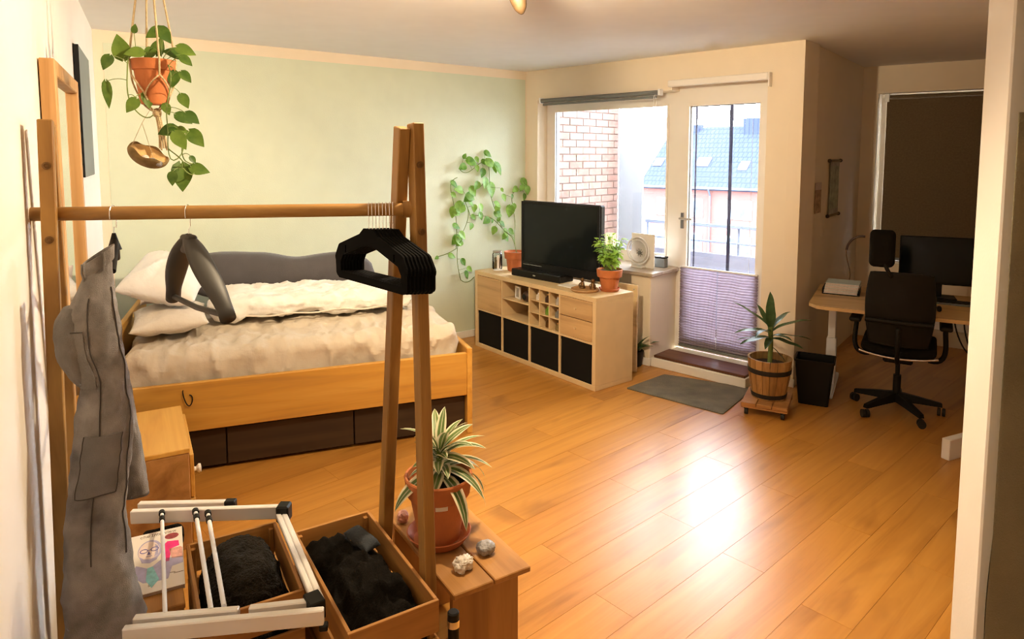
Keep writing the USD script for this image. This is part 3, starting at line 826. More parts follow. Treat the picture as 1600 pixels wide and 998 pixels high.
def local_hook(pts, yaw):
    a = math.radians(-yaw)
    R = np.array([[math.cos(a), -math.sin(a), 0], [math.sin(a), math.cos(a), 0], [0, 0, 1]])
    return pts @ R.T


h0 = None
RLEN = float(np.linalg.norm(RR - RL))
for k in range(8):
    pos = rail_at(RLEN - 0.130 + 0.0108 * k)
    lab = 'black velvet hanger in the tight row at the rack\'s right end'
    if h0 is None:
        h0 = Thing('velvet_hanger', lab, 'clothes hanger', pos, HD, 'black velvet hangers bunched on the rail')
        h0.add('body', hm, M['black_velvet'])
        h0.add('hook', tube(local_hook(hook_path(0.066), HD), 0.0014, 6), M['chrome'])
    else:
        dup(h0, 'velvet_hanger', lab, 'clothes hanger', pos, HD + 0.15 * k, 'black velvet hangers bunched on the rail')

# broad grey hanger hanging alone
t = Thing('broad_hanger', 'broad charcoal plastic hanger hanging alone over the bed', 'clothes hanger', rail_at(0.375), -43)


def arm(sgn):
    P = spline([(0, 0, -0.085), (0.035 * sgn, 0, -0.105), (0.10 * sgn, 0.004, -0.165), (0.165 * sgn, 0.014, -0.235), (0.205 * sgn, 0.022, -0.30)], 18)
    out = []
    for k, c in enumerate(P):
        u = k / 17
        w = 0.014 + 0.018 * math.sin(math.pi * min(u, 0.85) ** 0.8) + 0.004
        hh = 0.020 - 0.004 * u
        a = np.linspace(0, 2 * np.pi, 17)[:-1]
        out.append(np.stack([c[0] + 0.3 * hh * np.sin(a) * sgn, c[1] + w * np.cos(a), c[2] + hh * np.sin(a)], -1))
    return loft(out)


t.add('arm', arm(1), M['charcoal_plastic'], smooth=50)
t.add('arm', arm(-1), M['charcoal_plastic'], smooth=50)
t.add('neck', soft((0.062, 0.036, 0.060), 0.012, 0.01).apply_translation([0, 0, -0.098]), M['charcoal_plastic'], smooth=50)
t.add('trouser_bar', tube([(-0.198, 0.020, -0.292), (0, 0.016, -0.298), (0.198, 0.020, -0.292)], 0.009, 10), M['charcoal_plastic'], smooth=40)
t.add('hook', tube(local_hook(hook_path(0.075), -43), 0.0016, 6), M['chrome'])

# hanger under the jeans
JH = rail_at(0.165)
t = Thing('jeans_hanger', 'black hanger holding the grey jeans at the rack\'s left end', 'clothes hanger', JH, -62)
t.add('arm', tube([(0, 0, -0.085), (0.06, 0, -0.12), (0.14, 0, -0.155)], [0.012, 0.011, 0.008], 10), M['black_plastic'], smooth=40)
t.add('arm', tube([(0, 0, -0.085), (-0.06, 0, -0.12), (-0.14, 0, -0.155)], [0.012, 0.011, 0.008], 10), M['black_plastic'], smooth=40)
t.add('neck', lathe([(0, -0.06), (0.005, -0.06), (0.012, -0.085), (0.02, -0.11), (0, -0.115)], 14), M['black_plastic'], smooth=40)
t.add('hook', tube(local_hook(hook_path(0.062), -62), 0.0015, 6), M['chrome'])

# ================================================================== JEANS
JO = (-1.165, 1.85, -0.045)
t = Thing('jeans', 'faded grey denim jeans hanging from the rack\'s left end', 'jeans', JO, 33.4)


def body(levels, n=40, rows=70, fold=0.15, seed=1, sq=0.85):
    L = np.array(levels, float)          # z, cx, cy, rx, ry
    L = L[np.argsort(L[:, 0])]
    zs = np.linspace(L[0, 0], L[-1, 0], rows)
    from scipy.interpolate import PchipInterpolator
    P = PchipInterpolator(L[:, 0], L[:, 1:])(zs)
    a = np.arange(n) * 2 * np.pi / n
    ca, sa = np.cos(a), np.sin(a)
    q = np.stack([np.repeat(np.cos(a)[None] * 1.6, rows, 0) + 4, np.repeat(np.sin(a)[None] * 1.6, rows, 0) + 4, np.repeat(zs[:, None] * 5.5, n, 1)], -1)
    k = meshkit.fbm(q, 3, seed)
    k2 = meshkit.fbm(q * np.array([1.2, 1.2, 2.6]) + 9, 3, seed + 5)
    w = 1 + fold * ((k - 0.5) * 2.4) + fold * 0.7 * (((1 - np.abs(2 * k2 - 1)) ** 3) - 0.4)
    X = P[:, 0, None] + P[:, 2, None] * (np.sign(ca) * np.abs(ca) ** sq)[None] * w
    Y = P[:, 1, None] + P[:, 3, None] * (np.sign(sa) * np.abs(sa) ** sq)[None] * w
    return np.stack([X, Y, np.repeat(zs[:, None], n, 1)], -1)


main = body([(1.535, 0.010, 0.0, 0.034, 0.030), (1.49, 0.0, 0, 0.046, 0.04), (1.43, -0.008, 0, 0.058, 0.05), (1.33, -0.008, 0, 0.066, 0.055), (1.22, 0.012, 0.0, 0.058, 0.055),
             (1.10, 0.008, -0.01, 0.070, 0.052), (0.95, -0.010, -0.02, 0.072, 0.05), (0.82, -0.026, -0.035, 0.074, 0.05), (0.66, -0.028, -0.05, 0.084, 0.055), (0.53, -0.022, -0.06, 0.096, 0.06), (0.40, -0.018, -0.07, 0.10, 0.06)], seed=3)
# the waist slopes: lift the right side of the upper rings
up = np.clip((main[..., 2] - 1.36) / 0.18, 0, 1)
main[..., 2] += up * (main[..., 0] - 0.01) * 0.75
t.add('front_leg', loft(main), M['denim'], smooth=True)
top = main[-1]
band = [top + np.array([0, 0, -0.002]), top * np.array([1, 1, 1]) + np.array([0, 0, 0.034])]
ctr = top.mean(0)
ring = []
for dz, s in ((-0.004, 1.05), (0.0, 1.09), (0.034, 1.14), (0.037, 1.11), (0.034, 1.04), (0.002, 1.0)):
    r_ = (top - ctr) * np.array([s, s, 1]) + ctr + np.array([0.004, 0, dz])
    ring.append(r_)
t.add('waistband', loft(ring, caps=False), M['denim'], smooth=50)
hip = body([(1.43, -0.055, 0.0, 0.020, 0.03), (1.37, -0.068, -0.01, 0.034, 0.035), (1.30, -0.066, -0.015, 0.032, 0.035), (1.25, -0.055, -0.012, 0.024, 0.03), (1.20, -0.040, 0.0, 0.008, 0.015)], rows=30, seed=12)
t.add('seat_fold', loft(hip), M['denim_pocket'], smooth=True)
back = body([(1.26, 0.040, 0.05, 0.026, 0.03), (1.12, 0.058, 0.055, 0.026, 0.03), (0.96, 0.070, 0.06, 0.030, 0.032), (0.83, 0.078, 0.06, 0.034, 0.034)], rows=44, seed=22)
t.add('rear_leg', loft(back), M['denim'], smooth=True)


def patch(S, i0, i1, z0, z1, off, thick=0.003):
    zs = S[:, 0, 2]
    r0, r1 = np.searchsorted(zs, z0), np.searchsorted(zs, z1)
    P = S[r0:r1 + 1][:, np.arange(i0, i1 + 1) % S.shape[1]]
    c = S[r0:r1 + 1].mean(1, keepdims=True)
    d = P - c
    d[..., 2] = 0
    d /= np.linalg.norm(d, axis=-1, keepdims=True)
    A, Bp = P + d * off, P + d * (off + thick)
    R_ = [np.vstack([A[k], Bp[k][::-1]]) for k in range(len(A))]
    return loft(R_), Bp


m_, sf = patch(main, 25, 33, 0.90, 1.07, 0.0005)
pk = t.add('pocket', m_, M['denim_pocket'], smooth=40)
for line in (sf[:, 0], sf[:, -1], sf[0]):
    t.add('stitching', tube(line, 0.0016, 5), M['stitch'], under=pk)
m_, sf = patch(main, 21, 28, 1.20, 1.36, 0.0005)
pk = t.add('pocket', m_, M['denim_pocket'], smooth=40)
t.add('stitching', tube(sf[-1], 0.0016, 5), M['stitch'], under=pk)
for i in (29, 36):
    S = main[20:66, i]
    c = main[20:66].mean(1)
    d = S - c
    d[:, 2] = 0
    d /= np.linalg.norm(d, axis=1, keepdims=True)
    t.add('seam', tube(S + d * 0.0015, 0.0017, 5), M['stitch'])
for i in (24, 32):
    lp = main[-1, i]
    c = main[-1].mean(0)
    d = lp - c
    d[2] = 0
    d /= np.linalg.norm(d)
    t.add('belt_loop', tube([lp + d * 0.004 + [0, 0, -0.012], lp + d * 0.010 + [0, 0, 0.012], lp + d * 0.008 + [0, 0, 0.036]], 0.0035, 6), M['denim_pocket'])

# ================================================================== MIRROR AND CANVAS ON THE LEFT WALL
LWALL = lambda s, out=0.0, z=0.0: at(CL, YL, s, out, z)
t = Thing('mirror', 'tall wood framed mirror hung on the left wall behind the rack', 'mirror', LWALL(1.90, 0.004, 0.36), YL)
MW, MH = 0.83, 1.765
t.add('frame_stile', box(0, 0.055, 0, 0.045, 0, MH), M['mirror_wood'])
t.add('frame_stile', box(MW - 0.055, MW, 0, 0.045, 0, MH), M['mirror_wood'])
t.add('frame_rail', box(0.0555, MW - 0.0555, 0, 0.045, MH - 0.055, MH), M['mirror_wood'])
t.add('frame_rail', box(0.0555, MW - 0.0555, 0, 0.045, 0, 0.055), M['mirror_wood'])
t.add('mirror_glass', box(0.05, MW - 0.05, 0.005, 0.022, 0.05, MH - 0.05, 0.001), M['mirror_glass'])
t = Thing('canvas_picture', 'pale grey canvas with black edges high on the left wall', 'picture', LWALL(0.83, 0.004, 1.69), YL)
t.add('canvas', box(0, 0.63, 0.003, 0.022, 0, 0.66, 0.003), M['canvas_gray'])
t.add('dark_edge', box(0.6305, 0.640, 0.0, 0.0222, 0, 0.66, 0.002), M['black_plastic'])
t.add('back_frame', box(-0.004, 0.634, -0.002, 0.0025, -0.004, 0.664, 0.001), M['black_plastic'])

# ================================================================== HANGING PLANT
HP = np.array([-1.367, 2.60])
HA = 27.7
ex = np.array([math.cos(math.radians(HA)), math.sin(math.radians(HA)), 0])
ey = np.array([-ex[1], ex[0], 0])
hx = lambda px, py: ((px - 246) * 0.0022, (164.5 - py) * 0.00248 + 1.995)   # sizes read off the plant: metres right and height
t = Thing('hanging_planter', 'terracotta pot in a jute macrame hanger with trailing leaves', 'hanging plant', (*HP, 1.99), HA)
Z0 = 1.99
q_ = 0.875
pot = t.add('pot', lathe([(r_ * q_, z_ * q_ + 0.004) for r_, z_ in [(0, 0), (0.052, 0), (0.056, 0.006), (0.076, 0.145), (0.082, 0.147), (0.089, 0.190), (0.082, 0.192), (0.076, 0.175), (0, 0.17)]], 40), M['terracotta'], smooth=35)
t.add('soil', lathe([(r_ * q_, z_ * q_ + 0.004) for r_, z_ in [(0, 0.172), (0.076, 0.172), (0.05, 0.180), (0, 0.183)]], 24), M['soil'], under=pot)
hook_z = HC - Z0
cords = []
for k in range(4):
    a = math.radians(90 * k - 75)
    ca, sa = math.cos(a), math.sin(a)
    b = math.radians(90 * k - 75 + 45)
    cords.append(tube([(0.004 * ca, 0.004 * sa, hook_z - 0.03), (0.048 * ca, 0.048 * sa, 0.40), (0.082 * ca, 0.082 * sa, 0.172), (0.076 * ca, 0.076 * sa, 0.11)], 0.0042, 6))
    for s in (1, -1):
        b = a + s * math.radians(45)
        pth = [(0.076 * ca, 0.076 * sa, 0.112), (0.070 * math.cos(a + s * .4), 0.070 * math.sin(a + s * .4), 0.080), (0.060 * math.cos(b), 0.060 * math.sin(b), 0.035), (0.03 * math.cos(b), 0.03 * math.sin(b), -0.008), (0, 0, -0.022)]
        cords.append(tube(spline(pth, 14), 0.0032, 6))
for c in cords:
    t.add('jute_cord', c, M['jute'])
t.add('knot', soft((0.03, 0.03, 0.035), 0.014, 0.008, 0.004, (60, 60, 60)).apply_translation([0.006, 0, -0.026]), M['jute'], smooth=True)
tl = []
for k in range(9):
    a = k * 0.7
    tl.append(tube(spline([(0.006 + 0.006 * math.cos(a), 0.006 * math.sin(a), -0.03), (0.018 + 0.009 * math.cos(a), 0.009 * math.sin(a), -0.10), (0.022 + 0.013 * math.cos(a), 0.013 * math.sin(a), -0.17 + 0.008 * (k % 3))], 10), 0.0035, 5))
t.add('tassel', tl, M['jute'], kind='stuff')
t.add('ceiling_hook', [lathe([(0, hook_z), (0.02, hook_z), (0.02, hook_z - 0.006), (0, hook_z - 0.006)], 16), tube([(0, 0, hook_z - 0.005), (0, 0, hook_z - 0.03)], 0.003, 8)], M['steel'])
LV = [(221, 53, 14, -80, 'd'), (250, 55, 30, 150, 'd'), (266, 62, 30, 55, 'd'), (199, 83, 38, -100, 'd'), (256, 74, 30, -70, 'p'), (277, 86, 30, 190, 'd'), (298, 84, 30, 20, 'd'), (297, 101, 22, 40, 'd'), (179, 110, 25, 115, 'd'),
      (276, 127, 28, 100, 'p'), (295, 126, 22, 50, 'd'), (178, 155, 42, 85, 'n'), (292, 160, 25, 65, 'd'), (212, 171, 26, 125, 'd'), (264, 173, 20, 70, 'p'), (290, 187, 28, 30, 'd'), (302, 187, 26, 40, 'd'),
      (263, 205, 30, 160, 'd'), (282, 221, 32, 60, 'd'), (287, 205, 17, 30, 'd'), (309, 217, 34, 50, 'd'), (300, 250, 14, 60, 'p'), (312, 265, 30, 15, 'p'), (283, 277, 46, 88, 'd'), (267, 278, 22, 95, 'p'), (236, 160, 27, 80, 'p'), (218, 91, 28, 170, 'd'), (240, 88, 24, 120, 'p')]
stems = [[(236, 92), (216, 92), (208, 118), (207, 150), (214, 172), (226, 184), (243, 183)], [(262, 95), (272, 120), (268, 150), (263, 175), (264, 205), (263, 232), (268, 250), (280, 245), (285, 225)],
         [(263, 232), (272, 240), (283, 250), (284, 262)], [(285, 225), (285, 245), (290, 252), (300, 256)], [(284, 262), (296, 272), (303, 268)]]
allst = []
for k, s in enumerate(stems):
    p = []
    for q, (a, b) in enumerate(s):
        x, z = hx(a, b)
        depth = -0.085 + 0.02 * math.sin(q * 1.7 + k) if b > 95 else -0.04
        p.append((x, depth, z - Z0))
    allst.append(np.array(p))
    t.add('stem', tube(spline(p, 26), 0.0022, 6), M['stem_green'])
sp_ = np.vstack([spline(p, 40) for p in allst] + [np.array([[0.0, -0.03, 0.185], [0.03, -0.02, 0.185], [-0.03, -0.02, 0.185]])])
for k, (a, b, ln, ang, kd) in enumerate(LV):
    x, z = hx(a, b)
    L = ln * 0.00235
    dpt = -0.09 + 0.05 * math.sin(k * 2.3)
    if b < 95:
        dpt = -0.03 + 0.05 * math.sin(k * 1.9)
    c = np.array([x, dpt, z - Z0])
    dr = np.array([math.cos(math.radians(ang)), -0.25, -math.sin(math.radians(ang))])
    dr /= np.linalg.norm(dr)
    base = c - dr * L * 0.5
    lm, uv = leafmesh(L, L * (0.34 if kd == 'n' else 0.72), 'heart', 0.12, 0.12)
    # leaf blades face the light and the room: +x along dr, normal towards -y
    nrm = np.array([0.25 * math.sin(k * 3.1), -1.0, 0.45])
    nrm -= dr * (nrm @ dr)
    nrm /= np.linalg.norm(nrm)
    Mx = np.eye(4)
    Mx[:3, 0], Mx[:3, 1], Mx[:3, 2], Mx[:3, 3] = dr, np.cross(nrm, dr), nrm, base
    lm.apply_transform(Mx)
    lf = t.add('leaf', lm, M['leaf_pothos'], smooth=True, uv=None)
    j = np.argmin(np.linalg.norm(sp_ - base, axis=1))
    mid = (sp_[j] + base) / 2 + np.array([0, 0, 0.008])
    t.add('leaf_stalk', tube(spline([sp_[j], mid, base], 8), 0.0013, 5), M['stem_green'], under=lf)

t = Thing('coconut_shell', 'broken coconut half shell hanging on threads below the planter', 'hanging ornament', (HP[0] - ex[0] * 0.030, HP[1] - ex[1] * 0.030, 1.805), HA)
prof = []
for a in np.linspace(-90, 8, 14):
    prof.append((0.074 * math.cos(math.radians(a)), 0.052 * math.sin(math.radians(a))))
prof_in = [(r_ - 0.006 if r_ > 0.02 else max(r_ - 0.0005, 0), z_ + 0.005) for r_, z_ in prof[::-1]]
sh = lathe(prof + prof_in, 36)
sv = np.array(sh.vertices)
aa = np.arctan2(sv[:, 1], sv[:, 0])
sv[:, 2] += 0.006 * np.sin(5 * aa + 1) * np.clip(sv[:, 2] / 0.01 + 1, 0, 1)
sv[:, 1] *= 0.62
sh = move(trimesh.Trimesh(sv, sh.faces, process=False), rx=34, ry=26)
so = t.add('shell', sh, M['shell_out'], smooth=40)
inn_ = lathe([(0.0, -0.046)] + [(0.067 * math.cos(math.radians(a)), 0.046 * math.sin(math.radians(a)) + 0.0045) for a in np.linspace(-85, 2, 10)] + [(0.0, -0.02)], 32)
inn_.vertices[:, 1] *= 0.62
inn = move(inn_, rx=34, ry=26)
t.add('flesh', inn, M['shell_in'], smooth=40, under=so, label='pale inner side of the shell')
for k, (x, y) in enumerate(((-0.012, -0.022), (0.012, -0.012), (0.034, -0.022))):
    t.add('pebble', soft((0.026, 0.022, 0.02), 0.0095, 0.006, 0.003, (50, 50, 50), k).apply_translation([x, y, -0.012 - 0.012 * k]), M['seashell'] if k == 0 else M['seashell_gray'], smooth=True)
for a, x in ((-0.055, 0.024), (0.016, 0.024)):
    t.add('thread', tube([(a, -0.01, 0.030 if a < 0 else -0.012), (-0.016, -0.015, 0.118), (0.012, -0.03, 0.165)], 0.0009, 4), M['jute'])

# ================================================================== NEAR CRATES, AIRER, BOOK
def crate(name, label, loc, rz, w, l, h, nsl, slit_first=True):
    t = Thing(name, label, 'crate', loc, rz)
    g = 0.022
    sh_ = (h - g * (nsl - 1)) / nsl
    T = 0.011
    for k in range(nsl):
        z0 = k * (sh_ + g)
        t.add('slat', box(0, w, 0, T, z0, z0 + sh_, 0.0015), M['crate_wood_x'])
        t.add('slat', box(0, w, l - T, l, z0, z0 + sh_, 0.0015), M['crate_wood_x'])
        t.add('slat', box(0, T, T + .0005, l - T - .0005, z0, z0 + sh_, 0.0015), M['crate_wood_y'])
        t.add('slat', box(w - T, w, T + .0005, l - T - .0005, z0, z0 + sh_, 0.0015), M['crate_wood_y'])
    for x in (T + .0005, w - T - 0.0165):
        for y in (T + .0005, l - T - 0.0165):
            t.add('corner_post', box(x, x + 0.016, y, y + 0.016, 0.002, h - 0.012, 0.002), M['crate_wood_z'])
    t.add('bottom', box(T, w - T, T, l - T, 0.0, 0.010, 0.001), M['crate_wood_y'])
    return t


C1 = (-0.4565, 1.762)
crate('wooden_crate', 'slatted wooden crate filled with dark clothes beside the bench', (*C1, 0), 32, 0.28, 0.607, 0.47, 4)
C2 = (-0.895, 1.81)
crate('wooden_crate', 'slatted wooden crate under the clothes airer holding a furry cushion', (*C2, 0), 30, 0.295, 0.45, 0.47, 4)
b = Thing('wooden_box', 'low wooden box under the magazine by the left wall', 'box', (-1.165, 1.885, 0), 30)
b.add('body', box(0, 0.17, 0, 0.46, 0, 0.40, 0.004), M['crate_wood_y'])
b.add('lid', box(-0.004, 0.174, -0.004, 0.464, 0.401, 0.42, 0.003), M['crate_wood_y'])

cl = lambda x, y, z: at(C1, 32, x, y, z)


def heap(w, l, z0, amp, seed, fr=(7, 5)):
    n = 34
    x, y = np.linspace(0, w, n), np.linspace(0, l, n * 2)
    X, Y = np.meshgrid(x, y, indexing='ij')
    k = meshkit.fbm(np.stack([X * fr[0], Y * fr[1], X * 0 + 2], -1), 4, seed)
    k2 = meshkit.fbm(np.stack([X * 14 + 3, Y * 8, X * 0], -1), 3, seed + 3)
    e = np.minimum(1, np.minimum(np.minimum(X, w - X), np.minimum(Y, l - Y)) / 0.05)
    Z = z0 + amp * (k - 0.45) * 2 + 0.05 * (1 - np.abs(2 * k2 - 1)) ** 2 - 0.05 * (1 - e)
    v = np.vstack([np.stack([X, Y, Z], -1).reshape(-1, 3), np.stack([X, Y, Z * 0], -1).reshape(-1, 3)])
    i, j = np.meshgrid(np.arange(n - 1), np.arange(2 * n - 1), indexing='ij')
    K = 2 * n
    a, b_, c, d = i * K + j, (i + 1) * K + j, (i + 1) * K + j + 1, i * K + j + 1
    tp = np.vstack([np.stack([a, b_, c], -1).reshape(-1, 3), np.stack([a, c, d], -1).reshape(-1, 3)])
    m = trimesh.Trimesh(v, np.vstack([tp, tp[:, ::-1] + n * K]), process=False)
    idx = np.r_[np.arange(K), np.arange(1, n) * K + K - 1, (n - 1) * K + np.arange(K - 2, -1, -1), np.arange(n - 2, 0, -1) * K]
    nx_ = np.roll(idx, -1)
    sd = np.vstack([np.stack([idx, nx_ + n * K, nx_], -1), np.stack([idx, idx + n * K, nx_ + n * K], -1)])
    return trimesh.Trimesh(v, np.vstack([m.faces, sd]), process=False)


single('folded_clothes', heap(0.222, 0.549, 0.375, 0.085, 15, (9, 4)), M['dark_cloth'], 'heap of dark brown clothes filling the right crate', 'clothes', cl(0.029, 0.029, 0.0115), 32, smooth=60)
gs = pillow(0.065, 0.13, 0.05, 4, 0.010, 24)
single('gray_beanie', move(gs, rx=12, rz=20), M['gray_cloth'], 'small blue grey knit lying on the dark clothes in the crate', 'hat', cl(0.195, 0.44, 0.466), 32, smooth=True)
cu = soft((0.218, 0.37, 0.30), 0.095, 0.014, 0.030, (7, 9, 7), 8, 0.012, (30, 30, 30))
single('furry_cushion', cu, M['fur'], 'dark brown furry cushion stuffed into the left crate under the airer', 'cushion', at(C2, 30, 0.148, 0.226, 0.345), 30, smooth=True)

AZ = 0.516
t = Thing('clothes_airer', 'folded white metal clothes airer lying across the crates', 'clothes airer', (-0.95, 2.03, AZ), 0)
AO = np.array([-0.95, 2.03, AZ])
P3 = lambda x, y, z=AZ: np.array([x, y, z]) - AO
t.add('frame_bar', bar(P3(-1.36, 2.296), P3(-0.832, 2.331), 0.022, 0.048), M['aluminium'])
t.add('frame_bar', bar(P3(-1.36, 2.345, AZ + 0.012), P3(-1.05, 2.358, AZ + 0.012), 0.024, 0.030), M['aluminium'])
t.add('frame_bar', bar(P3(-1.045, 1.700), P3(-0.527, 1.776), 0.022, 0.046), M['aluminium'])
t.add('frame_bar', bar(P3(-1.04, 1.742, AZ + 0.008), P3(-0.765, 1.778, AZ + 0.008), 0.024, 0.030), M['aluminium'])
t.add('frame_bar', bar(P3(-0.74, 1.786, AZ + 0.008), P3(-0.565, 1.818, AZ + 0.008), 0.022, 0.026), M['aluminium'])
rods = [((-1.246, 2.288), (-0.962, 1.758), 0.0062), ((-1.131, 2.298), (-0.842, 1.775), 0.0072), ((-1.081, 2.285), (-0.812, 1.79), 0.0072)]
for a, b_, r_ in rods:
    rp_ = t.add('rod', tube([P3(*a, AZ + 0.018), P3(*b_, AZ + 0.018)], r_, 12), M['white_plastic'], smooth=40)
    d = np.array(b_) - np.array(a)
    d /= np.linalg.norm(d)
    A = np.array(a)
    t.add('rod_cap', tube([P3(*(A - d * 0.008), AZ + 0.018), P3(*(A + d * 0.012), AZ + 0.018)], r_ + 0.004, 12), M['black_plastic'], under=rp_, label='black end cap')
    t.add('rod_collar', tube([P3(*(A + d * 0.035), AZ + 0.018), P3(*(A + d * 0.062), AZ + 0.018)], r_ + 0.003, 12), M['black_plastic'], under=rp_, label='black collar')
for dx in (0.0, 0.021):
    t.add('side_bar', bar(P3(-0.838 + dx, 2.305), P3(-0.568 + dx, 1.83), 0.017, 0.020), M['aluminium'])
t.add('corner_joint', box(-0.845 + 0.95, -0.800 + 0.95, 2.295 - 2.03, 2.345 - 2.03, -0.028, 0.034, 0.006), M['black_plastic'], label='black plastic corner joint')
t.add('corner_joint', bar(P3(-0.584, 1.842), P3(-0.548, 1.792), 0.046, 0.056), M['black_plastic'], label='black plastic corner joint')
t.add('end_cap', bar(P3(-1.05, 2.358, AZ + 0.012), P3(-1.012, 2.36, AZ + 0.012), 0.028, 0.034), M['black_plastic'], label='black end cap')
t.add('end_cap', bar(P3(-0.540, 1.7745, AZ - 0.032), P3(-0.517, 1.7782, AZ - 0.032), 0.024, 0.018), M['black_plastic'], label='black end cap')
for x, y in ((-0.80, 1.7715 - 0.0465), (-0.545, 1.764 - 0.003)):
    pass

single('folded_cloth', soft((0.13, 0.10, 0.05), 0.02, 0.015, 0.006, (15, 15, 15), 2), M['dark_cloth'], 'dark folded cloth propping up the magazine on the box', 'cloth', at((-1.122, 1.905), 30, 0.085, 0.38, 0.4455), 30, smooth=True)
bk0, bk1 = np.array([-1.122, 2.005, 0.432]), np.array([-1.273, 2.232, 0.487])
bd = bk1 - bk0
bl_ = np.linalg.norm(bd)
t = Thing('magazine', 'thick magazine with a face on its cover under the airer', 'magazine', tuple(bk0), 0, rot=(math.degrees(math.asin(bd[2] / bl_)), 0, math.degrees(math.atan2(bd[1], bd[0])) - 90 - 6))
BWW, BT = 0.165, 0.016
t.add('pages', box(-BWW / 2 + 0.001, BWW / 2 - 0.002, 0.001, bl_ - 0.001, -BT + 0.001, -0.001, 0.0005), M['page_edges'])
t.add('cover', [box(-BWW / 2, BWW / 2, 0, bl_, -0.001, 0.0002, 0.0002), box(-BWW / 2, BWW / 2, 0, bl_, -BT, -BT + 0.001, 0.0002), box(-BWW / 2 - 0.001, -BWW / 2 + 0.0005, 0, bl_, -BT, 0, 0.0002)], M['paper'])


def printed(name, poly, z, mt):
    t.add(name, slab(poly, 0.00025 + z, 0.00045 + z), M[mt])


S_ = lambda p: affinity.affine_transform(affinity.scale(p, 1.22, 1.16, origin=(0.42, 0.50)).intersection(sbox(0.01, 0.01, 0.985, 0.985)) if p.bounds[3] > 0.15 and p.bounds[2] - p.bounds[0] > 0.121 and p.bounds[1] < 0.80 else p, [BWW, 0, 0, bl_, -BWW / 2, 0])
el = lambda cx, cy, rx, ry: affinity.scale(Point(cx, cy).buffer(1, 24), rx, ry)
hair = el(0.40, 0.66, 0.18, 0.155)
face = el(0.385, 0.645, 0.155, 0.15)
printed('cover_print', S_(unary_union([Polygon([(0.60, 0.45), (0.56, 0.66), (0.66, 0.74), (0.83, 0.72), (0.84, 0.64), (0.72, 0.62), (0.68, 0.44)])])), 0.0, 'print_magenta')
printed('cover_print', S_(Polygon([(0.68, 0.62), (0.86, 0.62), (0.95, 0.52), (0.92, 0.45), (0.72, 0.47)])), 0.0, 'seashell_pink')
printed('cover_print', S_(Polygon([(0.20, 0.48), (0.38, 0.40), (0.45, 0.20), (0.30, 0.22), (0.12, 0.36)])), 0.0, 'print_violet')
printed('cover_print', S_(Polygon([(0.45, 0.20), (0.40, 0.40), (0.58, 0.50), (0.95, 0.46), (0.92, 0.38), (0.72, 0.36), (0.66, 0.20)])), 0.0, 'print_violet')
printed('cover_print', S_(Polygon([(0.36, 0.41), (0.44, 0.42), (0.53, 0.22), (0.42, 0.13), (0.34, 0.24)])), 0.0002, 'print_teal')
printed('cover_print', S_(hair), 0.0002, 'print_violet')
printed('cover_print', S_(face), 0.0004, 'print_skin')
printed('cover_print', S_(unary_union([el(0.31, 0.665, 0.06, 0.032).difference(el(0.31, 0.665, 0.048, 0.022)), el(0.47, 0.67, 0.06, 0.032).difference(el(0.47, 0.67, 0.048, 0.022)), sbox(0.36, 0.664, 0.42, 0.672), sbox(0.34, 0.574, 0.43, 0.581), Polygon([(0.38, 0.66), (0.36, 0.60), (0.41, 0.60)])])), 0.0006, 'print_blue')
printed('cover_print', S_(Polygon([(0.24, 0.60), (0.28, 0.50), (0.40, 0.475), (0.50, 0.51), (0.54, 0.60), (0.47, 0.545), (0.40, 0.53), (0.31, 0.55)])), 0.0005, 'print_violet')
printed('cover_print', S_(Polygon([(0.47, 0.56), (0.545, 0.60), (0.545, 0.74), (0.49, 0.78), (0.50, 0.66)])), 0.0005, 'print_violet')
printed('cover_print', S_(el(0.80, 0.86, 0.13, 0.052)), 0.0, 'print_red')
tm = meshkit.text_mesh('che Interview', 0.0125, 0.0003)
t.add('cover_lettering', tm.apply_translation([-BWW / 2 + 0.035, bl_ * 0.925, 0.00025]), M['print_ink'])
for x, y, w in ((0.36, 0.12, 0.12), (0.36, 0.10, 0.1), (0.74, 0.25, 0.15), (0.74, 0.23, 0.1), (0.10, 0.06, 0.12)):
    printed('small_print', S_(sbox(x, y, x + w, y + 0.008)), 0.0, 'print_ink')

# ================================================================== BENCH WITH POT
NB = (-0.193, 2.018)
bnch = lambda x, y, z: at(NB, 32, x, y, z)
t = Thing('plant_bench', 'low wooden bench with a two board top carrying the potted dracaena', 'bench', (*NB, 0), 32)
t.add('top_board', box(0.0, 0.145, -0.02, 0.56, 0.40, 0.42, 0.003), M['bench_wood_y'])
t.add('top_board', box(0.151, 0.29, -0.02, 0.56, 0.40, 0.42, 0.003), M['bench_wood_y'])
t.add('end_panel', box(0.012, 0.262, 0.015, 0.037, 0.0, 0.399, 0.002), M['bench_wood_z'])
t.add('end_panel', box(0.012, 0.262, 0.50, 0.522, 0.0, 0.399, 0.002), M['bench_wood_z'])
t.add('stretcher', box(0.125, 0.147, 0.0375, 0.4995, 0.30, 0.3985, 0.002), M['bench_wood_y'])

